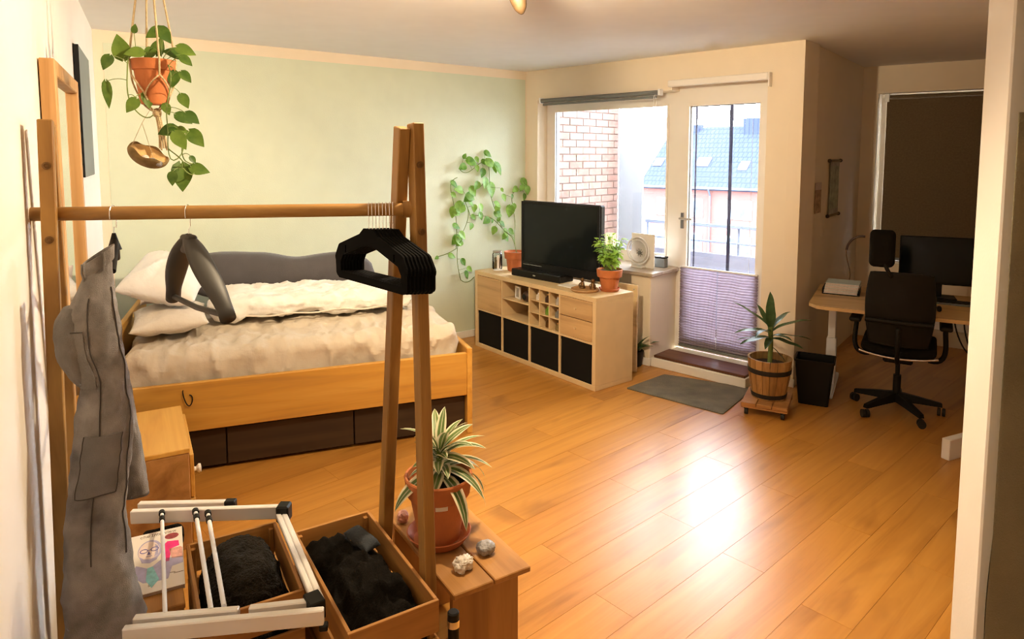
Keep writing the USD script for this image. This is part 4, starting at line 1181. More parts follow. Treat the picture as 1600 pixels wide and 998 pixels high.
t = Thing('plant_saucer', 'round terracotta saucer under the dracaena pot', 'saucer', bnch(0.098, 0.290, 0.4205), 0)
t.add('dish', lathe([(0, 0), (0.085, 0), (0.094, 0.004), (0.116, 0.036), (0.112, 0.038), (0.090, 0.010), (0, 0.008)], 48), M['terracotta_dark'], smooth=35)
PB = bnch(0.098, 0.290, 0.4305)
t = Thing('dracaena_pot', 'terracotta pot with a variegated striped leaf dracaena on the bench', 'potted plant', PB, 32)
pot = t.add('pot', lathe([(0, 0), (0.070, 0), (0.074, 0.005), (0.078, 0.03), (0.102, 0.160), (0.112, 0.168), (0.122, 0.232), (0.119, 0.237), (0.112, 0.235), (0.105, 0.205), (0, 0.20)], 56), M['terracotta'], smooth=30)
t.add('soil', lathe([(0, 0.202), (0.104, 0.202), (0.07, 0.212), (0, 0.216)], 32), M['soil'], under=pot)
# price label on the side towards the room
am = math.radians(-118 + 8)
lb = [np.stack([(0.1085 + 0.0 + (zz - 0.16) * 0.15) * np.cos(am + np.linspace(-.2, .2, 7)), (0.1085 + (zz - 0.16) * 0.15) * np.sin(am + np.linspace(-.2, .2, 7)), np.full(7, zz)], -1) for zz in (0.150, 0.166)]
lbm = loft([np.vstack([a, a[::-1] * np.array([0.985, 0.985, 1])]) for a in lb])
t.add('price_label', lbm, M['paper'], under=pot, label='small white label')
t.add('stem', [tube(spline([(0, 0, 0.205), (0.006, 0.004, 0.26), (0.004, 0, 0.34)], 10), 0.011, 10)], M['stem_green'])
r2 = np.random.default_rng(5)
for k in range(40):
    f = k / 39
    az = k * 137.5 + r2.uniform(-12, 12)
    elv = 6 + 66 * f ** 1.3 + r2.uniform(-8, 8)
    L = 0.235 - 0.095 * f + r2.uniform(-0.02, 0.02)
    if (195 < az % 360 < 270 or 110 < az % 360 < 186) and f < 0.85:
        L *= 0.5
    lm, uv = leafmesh(L, 0.052 - 0.012 * f, 'strap', 0.80 - 0.45 * f + r2.uniform(-.1, .15), 0.28, 0.4 * r2.random(), 10, 6)
    lm = aim(lm, (0.012 * math.cos(math.radians(az)) + .004, 0.012 * math.sin(math.radians(az)), 0.225 + 0.115 * f), az, elv, r2.uniform(-20, 20))
    t.add('leaf', lm, M['leaf_dracaena'], smooth=True, uv=uv)

sm = soft((0.062, 0.048, 0.040), 0.019, 0.006, 0.012, (45, 45, 45), 3, 0.006, (110, 110, 110))
single('seashell', sm, M['seashell'], 'rough white shell at the front of the bench', 'shell', bnch(0.088, 0.085, 0.441), 50, smooth=True)
sm = soft((0.060, 0.054, 0.040), 0.0199, 0.006, 0.004, (40, 40, 40), 6, 0.003, (140, 140, 140))
single('seashell', sm, M['seashell_gray'], 'speckled grey shell on the bench\'s outer board', 'shell', bnch(0.198, 0.125, 0.441), 32, smooth=True)
sm = soft((0.040, 0.034, 0.045), 0.0165, 0.006, 0.006, (50, 50, 50), 9)
single('seashell', sm, M['seashell_pink'], 'small pink shell behind the dracaena pot', 'shell', bnch(0.03, 0.46, 0.444), 10, smooth=True)
sm = move(soft((0.010, 0.20, 0.30), 0.004, 0.02, 0.006, (12, 12, 12), 4), rz=2)
single('paper_bag', sm, M['paper_gray'], 'crumpled grey paper bag in the gap between crate and bench', 'paper bag', at(NB, 32, -0.020, 0.20, 0.155), 32, smooth=True)
t = Thing('metal_tube', 'black metal tube with a chrome collar between crate and bench', 'tube', at(NB, 32, -0.036, -0.085, 0.0), 32)
t.add('tube', lathe([(0, 0), (0.017, 0), (0.017, 0.375), (0, 0.375)], 20), M['black_plastic'], smooth=40)
t.add('collar', lathe([(0, 0.3755), (0.020, 0.3755), (0.020, 0.398), (0, 0.398)], 20), M['chrome'], smooth=40)
t.add('cap', lathe([(0, 0.3985), (0.018, 0.3985), (0.018, 0.418), (0.014, 0.422), (0, 0.422)], 20), M['black_plastic'], smooth=40)

# ================================================================== SIDEBOARD WITH TELEVISION
KO, KY, KL, KD, KH = (-0.350, 6.265), -52.0, 1.60, 0.42, 0.725
K = lambda x, y, z=0: at(KO, KY, x, y, z)
t = Thing('cube_sideboard', 'low birch sideboard of eight compartments carrying the television', 'sideboard', (*KO, 0), KY)
FT, DT = 0.038, 0.018
t.add('top_board', box(0, KL, 0, KD, KH - FT, KH, 0.002), M['kallax'])
t.add('bottom_board', box(0, KL, 0, KD, 0, FT, 0.002), M['kallax'])
t.add('side_board', box(0, FT, 0, KD, FT + .0004, KH - FT - .0004, 0.002), M['kallax'])
t.add('side_board', box(KL - FT, KL, 0, KD, FT + .0004, KH - FT - .0004, 0.002), M['kallax'])
zi0, zi1 = FT, KH - FT
zm = (zi0 + zi1) / 2
cw = (KL - 2 * FT - 3 * DT) / 4
xs = [FT + k * (cw + DT) for k in range(4)]
for k in range(3):
    t.add('divider', box(xs[k] + cw, xs[k] + cw + DT, 0.003, KD, zi0 + .0004, zi1 - .0004, 0.001), M['kallax'])
for k in range(4):
    t.add('shelf', box(xs[k] + .0004, xs[k] + cw - .0004, 0.003, KD - 0.002, zm - DT / 2, zm + DT / 2, 0.001), M['kallax'])
    t.add('back_panel', box(xs[k], xs[k] + cw, KD - 0.012, KD - 0.006, zi0, zi1, 0.001), M['kallax'])
uz0 = zm + DT / 2
d = t.add('door', box(xs[0] + .003, xs[0] + cw - .003, -0.001, 0.015, uz0 + .003, zi1 - .003, 0.002), M['kallax_drawer'])
dz = (zi1 - uz0) / 2
for k in range(2):
    d = t.add('drawer', box(xs[3] + .003, xs[3] + cw - .003, -0.001, 0.018, uz0 + k * dz + .003, uz0 + (k + 1) * dz - .003, 0.002), M['kallax_drawer'])
    t.add('drawer_knob', tube([(xs[3] + cw / 2, -0.001, uz0 + (k + .5) * dz), (xs[3] + cw / 2, -0.013, uz0 + (k + .5) * dz)], 0.009, 12), M['kallax'], under=d)
# insert shelf of column 2
t.add('insert_shelf', box(xs[1] + .001, xs[1] + cw - .001, 0.006, KD - 0.02, uz0 + dz - 0.006, uz0 + dz + 0.006, 0.001), M['kallax_side'])
# nine hole insert of column 3
for k in (1, 2):
    xk = xs[2] + cw * k / 3
    t.add('insert_upright', box(xk - 0.005, xk + 0.005, 0.006, KD - 0.02, uz0 + .001, zi1 - .001, 0.001), M['kallax_side'])
    zk = uz0 + (zi1 - uz0) * k / 3
    for q in range(3):
        t.add('insert_shelf', box(xs[2] + cw * q / 3 + .0055, xs[2] + cw * (q + 1) / 3 - .0055, 0.006, KD - 0.02, zk - 0.005, zk + 0.005, 0.001), M['kallax_side'])
names4 = ['black fabric storage box in the leftmost lower compartment of the sideboard', 'black fabric storage box under the open shelf of the sideboard', 'black fabric storage box under the nine hole insert', 'black fabric storage box under the two drawers']
sb0 = None
for k in range(4):
    pos = K(xs[k] + cw / 2, 0.012, zi0 + .0008)
    if sb0 is None:
        bw_, bh_ = cw - 0.012, zm - DT / 2 - zi0 - 0.008
        sb0 = Thing('storage_box', names4[k], 'storage box', pos, KY, 'black storage boxes in the sideboard')
        sb0.add('body', [box(-bw_ / 2, bw_ / 2, 0, 0.006, 0, bh_), box(-bw_ / 2, bw_ / 2, 0.364, 0.37, 0, bh_), box(-bw_ / 2, -bw_ / 2 + .006, 0.0, 0.37, 0, bh_), box(bw_ / 2 - .006, bw_ / 2, 0.0, 0.37, 0, bh_), box(-bw_ / 2, bw_ / 2, 0, 0.37, 0, 0.005)], M['black_cloth'])
        sb0.add('hem', [box(-bw_ / 2 - .001, bw_ / 2 + .001, -0.0015, 0.0, bh_ - 0.02, bh_ + 0.001, 0.0005)], M['black_cloth'])
    else:
        dup(sb0, 'storage_box', names4[k], 'storage box', pos, KY, 'black storage boxes in the sideboard')
# small things in the open compartments
t = Thing('photo_frame', 'small white photo frame on the open insert shelf', 'photo frame', K(xs[1] + 0.125, 0.075, uz0 + dz + 0.0065), KY - 12)
t.add('frame', prism(sbox(-0.045, 0, 0.045, 0.11).difference(sbox(-0.031, 0.014, 0.031, 0.096)), 0, 0.012), M['white_plastic'])
t.add('photo', plain(-0.032, 0.032, 0.005, 0.010, 0.013, 0.097), M['paper_gray'])
t = Thing('round_speaker', 'small dark round speaker beside the photo frame', 'speaker', K(xs[1] + 0.285, 0.065, uz0 + dz + 0.0065), KY)
sp0 = t.add('body', soft((0.095, 0.085, 0.095), 0.042, 0.012).apply_translation([0, 0, 0.048]), M['ceramic_dark'], smooth=True)
t.add('front_grille', lathe([(0, 0), (0.026, 0), (0.024, 0.004), (0, 0.005)], 20).apply_transform(trimesh.transformations.rotation_matrix(math.pi / 2, [1, 0, 0])).apply_translation([0, -0.041, 0.048]), M['black_plastic'], under=sp0)
cx3 = lambda q: xs[2] + cw * (q + 0.5) / 3
cz3 = lambda q: uz0 + (zi1 - uz0) * q / 3 + 0.0058
jar = lambda r_, h: [(0, 0), (r_, 0), (r_ * 1.05, h * 0.15), (r_, h * 0.62), (r_ * 0.45, h * 0.78), (r_ * 0.45, h), (0, h)]
for q, w_, r_, h, mt, lab in ((0, 2, 0.022, 0.062, 'seashell', 'tiny cream bottle in the top left hole of the insert'), (1, 2, 0.026, 0.06, 'ceramic_dark', 'dark brown bottle in the top middle hole of the insert'),
                              (2, 2, 0.020, 0.065, 'paper_gray', 'grey bottle in the top right hole of the insert'), (1, 1, 0.024, 0.07, 'leaf_bush', 'green bottle in the centre hole of the insert'),
                              (2, 1, 0.024, 0.06, 'gray_plastic', 'dark grey bottle in the middle right hole of the insert'), (1, 0, 0.022, 0.065, 'bronze', 'bronze bottle in the bottom middle hole of the insert'), (2, 0, 0.02, 0.05, 'herb_in_jar', 'olive bottle in the bottom right hole of the insert')):
    t = Thing('small_bottle', lab, 'bottle', K(cx3(q) + 0.012, 0.042, cz3(w_)), KY)
    t.add('body', lathe(jar(r_, h), 16), M[mt], smooth=35)
    t.add('stopper', lathe([(0, h), (r_ * 0.5, h), (r_ * 0.5, h + 0.008), (0, h + 0.008)], 12), M['tray_wood'])

# television
TO = K(0.435, 0.215, KH + 0.0005)
TY = KY + 6.0
t = Thing('television', 'black flat television on a box stand on the sideboard', 'television', TO, TY)
t.add('stand', box(-0.03, 0.56, -0.105, 0.075, 0, 0.062, 0.008), M['tv_body'])
t.add('stand_neck', box(0.30, 0.62, 0.01, 0.07, 0.062, 0.13, 0.006), M['tv_body'])
TWD = 0.905
t.add('cabinet', box(0, TWD, 0.0, 0.065, 0.05, 0.672, 0.012), M['tv_body'])
t.add('screen', box(0.03, TWD - 0.03, -0.0035, -0.0005, 0.125, 0.645, 0.001), M['tv_screen'])
t.add('bezel', prism(sbox(0.004, 0.054, TWD - 0.004, 0.668).difference(sbox(0.03, 0.125, TWD - 0.03, 0.645)).buffer(-0.0005), -0.008, -0.0005), M['tv_body'])
t.add('trim_strip', box(0.03, 0.26, -0.0105, -0.0085, 0.098, 0.102, 0.0005), M['steel'], label='thin silver strip')
t.add('logo_plate', box(0.245, 0.275, -0.1065, -0.1052, 0.026, 0.036, 0.0003), M['steel'])
t = Thing('white_cloth', 'white folded cloth behind the wooden tray on the sideboard', 'cloth', K(1.14, 0.145, KH + 0.0004), KY)
t.add('cloth', soft((0.16, 0.10, 0.010), 0.004, 0.012, 0.003, (18, 18, 18), 3).apply_translation([0, 0, 0.0065]), M['paper'], smooth=True)

# pots and small things on top
t = Thing('wooden_tray', 'round wooden tray holding two small figures on the sideboard', 'tray', K(1.34, 0.135, KH + 0.0005), KY)
t.add('dish', lathe([(0, 0), (0.105, 0), (0.114, 0.010), (0.110, 0.020), (0.102, 0.014), (0, 0.012)], 40), M['tray_wood'], smooth=35)
for k, (x, y, lab) in enumerate(((-0.04, 0.012, 'small dark kneeling figure at the left of the round tray'), (0.045, 0.045, 'small dark kneeling figure beside the basil pot'))):
    t = Thing('figurine', lab, 'figurine', K(1.34 + x, 0.135 + y, KH + 0.0132), KY + 30 * k)
    t.add('body', lathe([(0, 0), (0.024, 0), (0.026, 0.008), (0.018, 0.026), (0.016, 0.045), (0.008, 0.055), (0, 0.056)], 18), M['bronze'], smooth=40)
    t.add('head', soft((0.030, 0.030, 0.034), 0.0149, 0.008).apply_translation([0, 0, 0.068]), M['bronze'], smooth=True)
    t.add('arm', tube(spline([(0.015, -0.005, 0.042), (0.023, -0.016, 0.026), (0.005, -0.022, 0.020)], 8), 0.005, 6), M['bronze'])
    t.add('arm', tube(spline([(-0.015, -0.005, 0.042), (-0.023, -0.016, 0.026), (-0.005, -0.022, 0.020)], 8), 0.005, 6), M['bronze'])

PP = K(1.455, 0.295, KH + 0.0005)
t = Thing('saucer', 'terracotta saucer under the bushy green plant', 'saucer', PP, 0)
t.add('dish', lathe([(0, 0), (0.070, 0), (0.086, 0.022), (0.082, 0.024), (0.068, 0.008), (0, 0.007)], 36), M['terracotta_dark'], smooth=35)
t = Thing('bushy_plant', 'bushy bright green plant in a terracotta pot beside the television', 'potted plant', (PP[0], PP[1], PP[2] + 0.0075), 20)
pot = t.add('pot', lathe([(0, 0), (0.062, 0), (0.082, 0.105), (0.098, 0.108), (0.104, 0.165), (0.098, 0.168), (0.092, 0.150), (0, 0.148)], 44), M['terracotta'], smooth=30)
t.add('soil', lathe([(0, 0.15), (0.091, 0.15), (0, 0.156)], 24), M['soil'], under=pot)
r3 = np.random.default_rng(11)
lv, stm = [], []
for k in range(40):
    az = r3.uniform(0, 2 * np.pi)
    rr = 0.118 * math.sqrt(r3.random())
    hgt = 0.30 + 0.14 * r3.random() - 0.6 * rr
    tip = np.array([rr * math.cos(az), rr * math.sin(az), hgt + 0.04])
    b0 = np.array([0.35 * tip[0], 0.35 * tip[1], 0.15])
    P_ = spline([b0, b0 * 0.4 + tip * 0.6 + [0, 0, 0.02], tip], 10)
    stm.append(tube(P_, 0.0018, 5))
    for q in range(9):
        f = 0.35 + 0.65 * q / 8
        c = P_[int(f * 9)]
        lm, _ = leafmesh(r3.uniform(0.04, 0.065), r3.uniform(0.022, 0.034), 'oval', 0.35, 0.2, 0, 5, 2)
        lv.append(aim(lm, c, math.degrees(az) + r3.uniform(-110, 110), r3.uniform(-20, 45), r3.uniform(-25, 25)))
t.add('stem', stm, M['stem_green'], kind='stuff')
t.add('foliage', lv, M['leaf_bush'], kind='stuff', smooth=True)

VP = K(0.255, 0.285, KH + 0.0005)
t = Thing('vine_plant', 'climbing vine in a terracotta pot spreading over the green wall behind the television', 'climbing plant', VP, 0)
pot = t.add('pot', lathe([(0, 0), (0.068, 0), (0.072, 0.006), (0.085, 0.115), (0.100, 0.118), (0.106, 0.18), (0.100, 0.183), (0.095, 0.165), (0, 0.16)], 40), M['terracotta_dark'], smooth=30)
t.add('soil', lathe([(0, 0.162), (0.094, 0.162), (0, 0.168)], 24), M['soil'], under=pot)
VW = lambda x, z, out: np.array(at(CL, YG, x, -out, z)) - np.array(VP)
VLV = [(3.012, 1.799, .047, -60), (2.978, 1.691, .081, 160), (3.11, 1.738, .107, 20), (3.144, 1.758, .054, 60), (3.236, 1.626, .081, 110), (3.243, 1.529, .094, 100), (2.944, 1.476, .094, 190), (3.108, 1.45, .094, 60), (3.042, 1.391, .107, 150), (3.339, 1.456, .13, 80),
       (3.313, 1.723, .107, 20), (3.305, 1.813, .081, 30), (3.409, 1.666, .121, 60), (3.497, 1.373, .067, 70), (3.56, 1.234, .107, 110), (3.2, 1.287, .067, 75), (2.943, 1.299, .134, 160), (3.107, 1.285, .067, 100), (2.886, 1.255, .094, 110), (3.251, 1.158, .081, 150),
       (3.346, 1.146, .04, 100), (3.355, 1.05, .074, 120), (3.391, 1.271, .067, 130), (3.434, 1.169, .054, -60), (2.973, 1.031, .081, 50), (2.916, .987, .107, 150), (2.85, .842, .067, 20), (2.692, .837, .04, 160), (2.988, .767, .067, 60), (3.062, .69, .06, 40), (3.036, .637, .067, 70),
       (3.137, .591, .054, 90), (3.77, 1.515, .094, 50), (3.775, 1.44, .081, 90), (3.76, 1.369, .067, 100), (3.588, 1.384, .04, 80), (3.461, 1.453, .04, 60), (3.62, 1.27, .07, 100), (3.50, 1.02, .08, 60), (3.60, 1.02, .07, 40), (3.47, .98, .06, 140)]
VST = [[(3.542, .93), (3.478, 1.066), (3.407, 1.142), (3.217, 1.209), (3.09, 1.216)], [(3.057, 1.287), (3.04, 1.123), (2.964, .963), (2.93, .801), (2.978, .588)], [(2.938, 1.591), (2.881, 1.538), (2.887, 1.403), (2.925, 1.13), (2.931, .91)],
       [(2.971, 1.671), (3.085, 1.642), (3.236, 1.737), (3.322, 1.723)], [(3.322, 1.723), (3.33, 1.527), (3.338, 1.386), (3.391, 1.285), (3.461, 1.11), (3.542, .93)], [(3.542, .93), (3.625, 1.23), (3.625, 1.419), (3.73, 1.458), (3.77, 1.515)], [(3.09, 1.216), (3.057, 1.287), (3.042, 1.391), (3.108, 1.45), (3.243, 1.529)],
       [(2.931, .91), (2.80, .86), (2.70, .84)], [(2.978, .588), (3.06, .56), (3.137, .60)]]
pts = []
for k, s in enumerate(VST):
    P_ = []
    for q, (x, z) in enumerate(s):
        out = 0.030 + 0.012 * math.sin(q * 2.1 + k)
        if (x, z) == (3.542, .93):
            P_.append(np.array([0.01, 0.0, 0.165]))
            out = 0.30
        P_.append(VW(x, z, out)) if (x, z) != (3.542, .93) else P_.append(np.array([0.0, 0.01, 0.22])) if q == 0 else P_.insert(len(P_) - 1, np.array([0.0, 0.01, 0.22]))
    C = spline(P_, 34)
    pts.append(C)
    t.add('stem', tube(C, 0.0035, 6), M['stem_green'])
pts = np.vstack(pts)
r4 = np.random.default_rng(21)
for q in range(26):
    sg = VST[int(r4.integers(0, 7))]
    n_ = int(r4.integers(0, len(sg) - 1))
    f = r4.random()
    xx_, zz_ = sg[n_][0] * (1 - f) + sg[n_ + 1][0] * f, sg[n_][1] * (1 - f) + sg[n_ + 1][1] * f
    if zz_ > 0.95:
        VLV.append((xx_ + r4.uniform(-.05, .05), zz_ + r4.uniform(-.05, .03), r4.uniform(.055, .085), r4.uniform(20, 160)))
for k, (x, z, L, ang) in enumerate(VLV):
    c = VW(x, z, 0.062 + 0.02 * math.sin(k * 2.7))
    L = L * 1.18
    ga = math.radians(YG)
    along, outv = np.array([math.cos(ga), math.sin(ga), 0]), np.array([math.sin(ga), -math.cos(ga), 0])
    dr = along * math.cos(math.radians(ang)) - np.array([0, 0, 1]) * math.sin(math.radians(ang)) + outv * 0.25
    dr /= np.linalg.norm(dr)
    nrm = outv + np.array([0, 0, 0.5]) + along * 0.35 * math.sin(k * 1.7)
    nrm -= dr * (nrm @ dr)
    nrm /= np.linalg.norm(nrm)
    base = c - dr * L / 2
    lm, _ = leafmesh(L, L * 0.78, 'heart', 0.15, 0.15)
    Mx = np.eye(4)
    Mx[:3, 0], Mx[:3, 1], Mx[:3, 2], Mx[:3, 3] = dr, np.cross(nrm, dr), nrm, base
    lm.apply_transform(Mx)
    lf = t.add('leaf', lm, M['leaf_vine'], smooth=True)
    j = np.argmin(np.linalg.norm(pts - base, axis=1))
    if np.linalg.norm(pts[j] - base) > 0.004:
        t.add('leaf_stalk', tube(np.array([pts[j], (pts[j] + base) / 2 + outv * 0.008, base]), 0.0016, 5), M['stem_green'], under=lf)

t = Thing('glass_jar', 'glass jar of dried herbs at the left end of the sideboard', 'jar', K(0.065, 0.215, KH + 0.0005), 0)
t.add('glass', lathe([(0, 0), (0.045, 0), (0.048, 0.006), (0.048, 0.14), (0.040, 0.155), (0.037, 0.155), (0.044, 0.138), (0.044, 0.008), (0, 0.006)], 28), M['clear_glass'], smooth=35)
t.add('herbs', lathe([(0, 0.008), (0.042, 0.008), (0.042, 0.09), (0.02, 0.11), (0, 0.112)], 20), M['herb_in_jar'], smooth=40)
t.add('lid', lathe([(0, 0.1555), (0.043, 0.1555), (0.043, 0.172), (0, 0.173)], 28), M['steel'], smooth=35)
t = Thing('candle_holder', 'slim white candle stick next to the glass jar', 'candle', K(0.145, 0.165, KH + 0.0005), 0)
t.add('foot', lathe([(0, 0), (0.042, 0), (0.042, 0.005), (0.012, 0.012), (0, 0.012)], 24), M['candle'], smooth=35)
t.add('candle', lathe([(0, 0.0125), (0.011, 0.0125), (0.011, 0.14), (0.004, 0.143), (0, 0.143)], 16), M['candle'], smooth=35)
t.add('wick', tube([(0, 0, 0.143), (0.001, 0, 0.153)], 0.0008, 5), M['black_plastic'])

# on the window sill
t = Thing('glowing_lantern', 'small glowing paper lantern on dark feet on the window sill', 'lantern', W(1.19, -0.16, 0.808), YW)
t.add('shade', box(-0.045, 0.045, -0.03, 0.03, 0.028, 0.29, 0.008), M['lantern_glow'])
for x in (-0.032, 0.018):
    t.add('foot', box(x, x + 0.012, -0.02, 0.02, 0.0, 0.0275, 0.001), M['black_plastic'])
t = Thing('table_fan', 'clear round fan disc before a pale square panel on the sill', 'fan', W(1.475, -0.13, 0.808), YW - 6)
t.add('panel', box(-0.115, 0.135, 0.03, 0.045, 0.0, 0.30, 0.004), M['white_trim'])
ring = lathe([(0.118, -0.014), (0.124, -0.01), (0.124, 0.012), (0.118, 0.016), (0.113, 0.012), (0.113, -0.01)], 48)
rv = np.array(ring.vertices)[:-2]
def torus(R, r, n=48, m=10):
    a = np.linspace(0, 2 * np.pi, n + 1)
    return tube(np.stack([R * np.cos(a), 0 * a, R * np.sin(a)], -1)[:, [0, 1, 2]], r, m)
t.add('rim', torus(0.120, 0.006).apply_translation([-0.01, -0.008, 0.150]), M['white_plastic'], smooth=True)
t.add('inner_ring', torus(0.096, 0.004).apply_translation([-0.01, -0.012, 0.150]), M['white_plastic'], smooth=True)
t.add('disc', move(lathe([(0, -0.004), (0.114, -0.004), (0.114, 0.0), (0, 0.012)], 48), rx=90, x=-0.01, y=-0.006, z=0.150), M['fan_clear'], smooth=40)
hb = t.add('hub', move(lathe([(0, 0), (0.016, 0), (0.016, 0.012), (0, 0.014)], 20), rx=90, x=0.022, y=-0.020, z=0.138), M['gray_plastic'], smooth=35)
fl = []
for k in range(8):
    a = k * math.pi / 4
    fl.append(tube([(0.022 + 0.016 * math.cos(a), -0.024, 0.138 + 0.016 * math.sin(a)), (0.022 + 0.036 * math.cos(a + .3), -0.022, 0.138 + 0.036 * math.sin(a + .3))], 0.0028, 5))
t.add('blade', fl, M['gray_plastic'], under=hb, kind='stuff')
t.add('foot', box(-0.07, 0.05, -0.03, 0.029, 0.0, 0.018, 0.003), M['white_plastic'])
t = Thing('dark_box', 'small dark box standing in the sill corner by the door', 'box', W(1.615, 0.02, 0.808), YW)
t.add('body', box(-0.055, 0.045, -0.03, 0.03, 0.0, 0.082, 0.004), M['gray_plastic'])
t.add('lid', box(-0.057, 0.047, -0.032, 0.032, 0.0825, 0.098, 0.003), M['tv_body'])
t = Thing('power_cord', 'thin white cord hanging from the sill behind the sideboard', 'cord', W(1.25, -0.345, 0.36), YW)
t.add('cord', tube(spline([(0, 0.03, 0.455), (0.0, -0.006, 0.44), (0.002, -0.004, 0.2), (0.0, 0.0, 0.0)], 16), 0.0025, 6), M['white_plastic'])

# leaning board and plants between sideboard and pier
t = Thing('leaning_board', 'pale wooden board leaning upright behind the sideboard\'s right end', 'board', (1.045, 5.47, 0), 180 + YW)
t.add('board', box(0, 0.40, 0, 0.022, 0.002, 0.735, 0.003), M['kallax_side'])
t.add('screw', move(lathe([(0, 0), (0.007, 0), (0.005, 0.003), (0, 0.003)], 12), rx=-90, x=0.03, y=0.0221, z=0.70), M['steel'])
t = Thing('floor_plant', 'shaded leafy plant in a dark pot beside the cream wall pier', 'potted plant', (1.06, 5.665, 0), 0)
pot = t.add('pot', lathe([(0, 0), (0.055, 0), (0.075, 0.13), (0.070, 0.132), (0.066, 0.115), (0, 0.11)], 28), M['rubber'], smooth=35)
t.add('soil', lathe([(0, 0.112), (0.065, 0.112), (0, 0.118)], 20), M['soil'], under=pot)
for k in range(11):
    az = -150 + 14 * k + 20 * math.sin(k * 4)
    lm, _ = leafmesh(0.20 + 0.05 * math.sin(k * 2), 0.055, 'oval', 0.4, 0.15)
    t.add('leaf', aim(lm, (0.01 * math.cos(k), 0.01 * math.sin(k), 0.115), az, 58 + 14 * math.sin(k * 3), 0), M['leaf_shade'], smooth=True)

# ================================================================== DOORMAT, BARREL, BIN
pc = [(1.255, 5.40), (0.885, 5.07), (1.47, 4.545), (1.875, 5.06)]
mp_ = Polygon(pc).buffer(-0.015).buffer(0.015)
t = Thing('door_mat', 'grey brown rectangular mat before the balcony step', 'mat', (0, 0, 0), 0)
mp_o = mp_
t.add('mat', slab(mp_o.buffer(-0.012), 0.0005, 0.009), M['mat_cloth'])
t.add('border', slab(mp_o.difference(mp_o.buffer(-0.0125)), 0.0005, 0.0075), M['mat_cloth'])

DL = (1.615, 4.545)
DYAW = -28
t = Thing('plant_dolly', 'square wooden plant dolly on black castors under the barrel planter', 'plant dolly', (*DL, 0), DYAW)
for k in range(3):
    t.add('board', box(-0.02 + k * 0.102, -0.02 + k * 0.102 + 0.098, 0, 0.36, 0.068, 0.090, 0.003), M['dolly_wood'])
for y in (0.01, 0.32):
    t.add('batten', box(-0.02, 0.282, y, y + 0.035, 0.05, 0.0675, 0.002), M['dolly_wood'])
for x in (0.012, 0.25):
    for y in (0.03, 0.335):
        c = t.add('castor', [tube([(x - 0.011, y, 0.0205), (x + 0.011, y, 0.0205)], 0.020, 18), box(x - 0.016, x + 0.016, y - 0.008, y + 0.012, 0.038, 0.0498)], M['rubber'], smooth=40)
BP = at(DL, DYAW, 0.135, 0.205, 0.0908)
t = Thing('barrel_planter', 'wooden barrel planter with dark hoops and a small broad leaf corn plant', 'potted plant', BP, 10)
BH, R0, R1 = 0.285, 0.112, 0.150
NS = 18
for k in range(NS):
    a0, a1 = 2 * math.pi * k / NS + 0.012, 2 * math.pi * (k + 1) / NS - 0.012
    an_ = np.linspace(a0, a1, 4)
    rg = []
    for z, r_ in ((0, R0), (BH * 0.5, (R0 + R1) / 2 + 0.006), (BH, R1)):
        o_ = np.stack([r_ * np.cos(an_), r_ * np.sin(an_), np.full(4, z)], -1)
        i_ = np.stack([(r_ - 0.014) * np.cos(an_), (r_ - 0.014) * np.sin(an_), np.full(4, z)], -1)
        rg.append(np.vstack([o_, i_[::-1]]))
    t.add('stave', loft(rg), M['barrel_wood'])
for z0, z1 in ((0.012, 0.042), (0.185, 0.218)):
    rr = lambda z: R0 + (R1 - R0) * z / BH + 0.006 * math.sin(math.pi * z / BH)
    hoop = lathe([(rr(z0) + 0.0005, z0), (rr(z0) + 0.0035, z0), (rr(z1) + 0.0035, z1), (rr(z1) + 0.0005, z1)], 48)
    a = np.arange(48) * 2 * np.pi / 48
    prof = [(rr(z0) + 0.0002, z0), (rr(z0) + 0.0035, z0), (rr(z1) + 0.0035, z1), (rr(z1) + 0.0002, z1), (rr(z0) + 0.0002, z0)]
    rings = np.array([[(r_ * math.cos(q), r_ * math.sin(q), z_) for q in a] for r_, z_ in prof])
    t.add('hoop', loft(rings, caps=False), M['rubber'], smooth=35)
t.add('soil', lathe([(0, 0.235), (0.128, 0.235), (0.06, 0.245), (0, 0.25)], 28), M['soil'])
t.add('stem', tube(spline([(0, 0, 0.24), (0.006, 0.004, 0.36), (-0.004, 0.0, 0.50)], 10), 0.017, 10), M['stem_green'], smooth=40)
CLV = [(140, 42, .30, .050, .22, .50), (80, 86, .25, .075, .05, .50), (70, 60, .22, .06, .25, .49), (-2, 34, .30, .05, .34, .47), (-20, 12, .26, .06, .25, .44), (178, 24, .26, .05, .45, .46), (196, 6, .26, .06, .22, .43), (-40, 2, .22, .06, .25, .42), (215, 28, .24, .05, .5, .47), (-70, 25, .18, .05, .4, .44), (235, 8, .18, .05, .35, .42), (35, 42, .26, .055, .35, .48), (110, 62, .2, .05, .25, .49), (-30, -35, .14, .02, .2, .36), (160, 10, .22, .055, .3, .42)]
for k, (az, elv, L, wd, dr, zb) in enumerate(CLV):
    lm, _ = leafmesh(L, wd, 'strap', dr, 0.2, 0.5, 10, 4)
    t.add('leaf', aim(lm, (0.01 * math.cos(math.radians(az)), 0.01 * math.sin(math.radians(az)), zb), az - 5, elv, 10 * math.sin(k)), M['leaf_corn'], smooth=True)

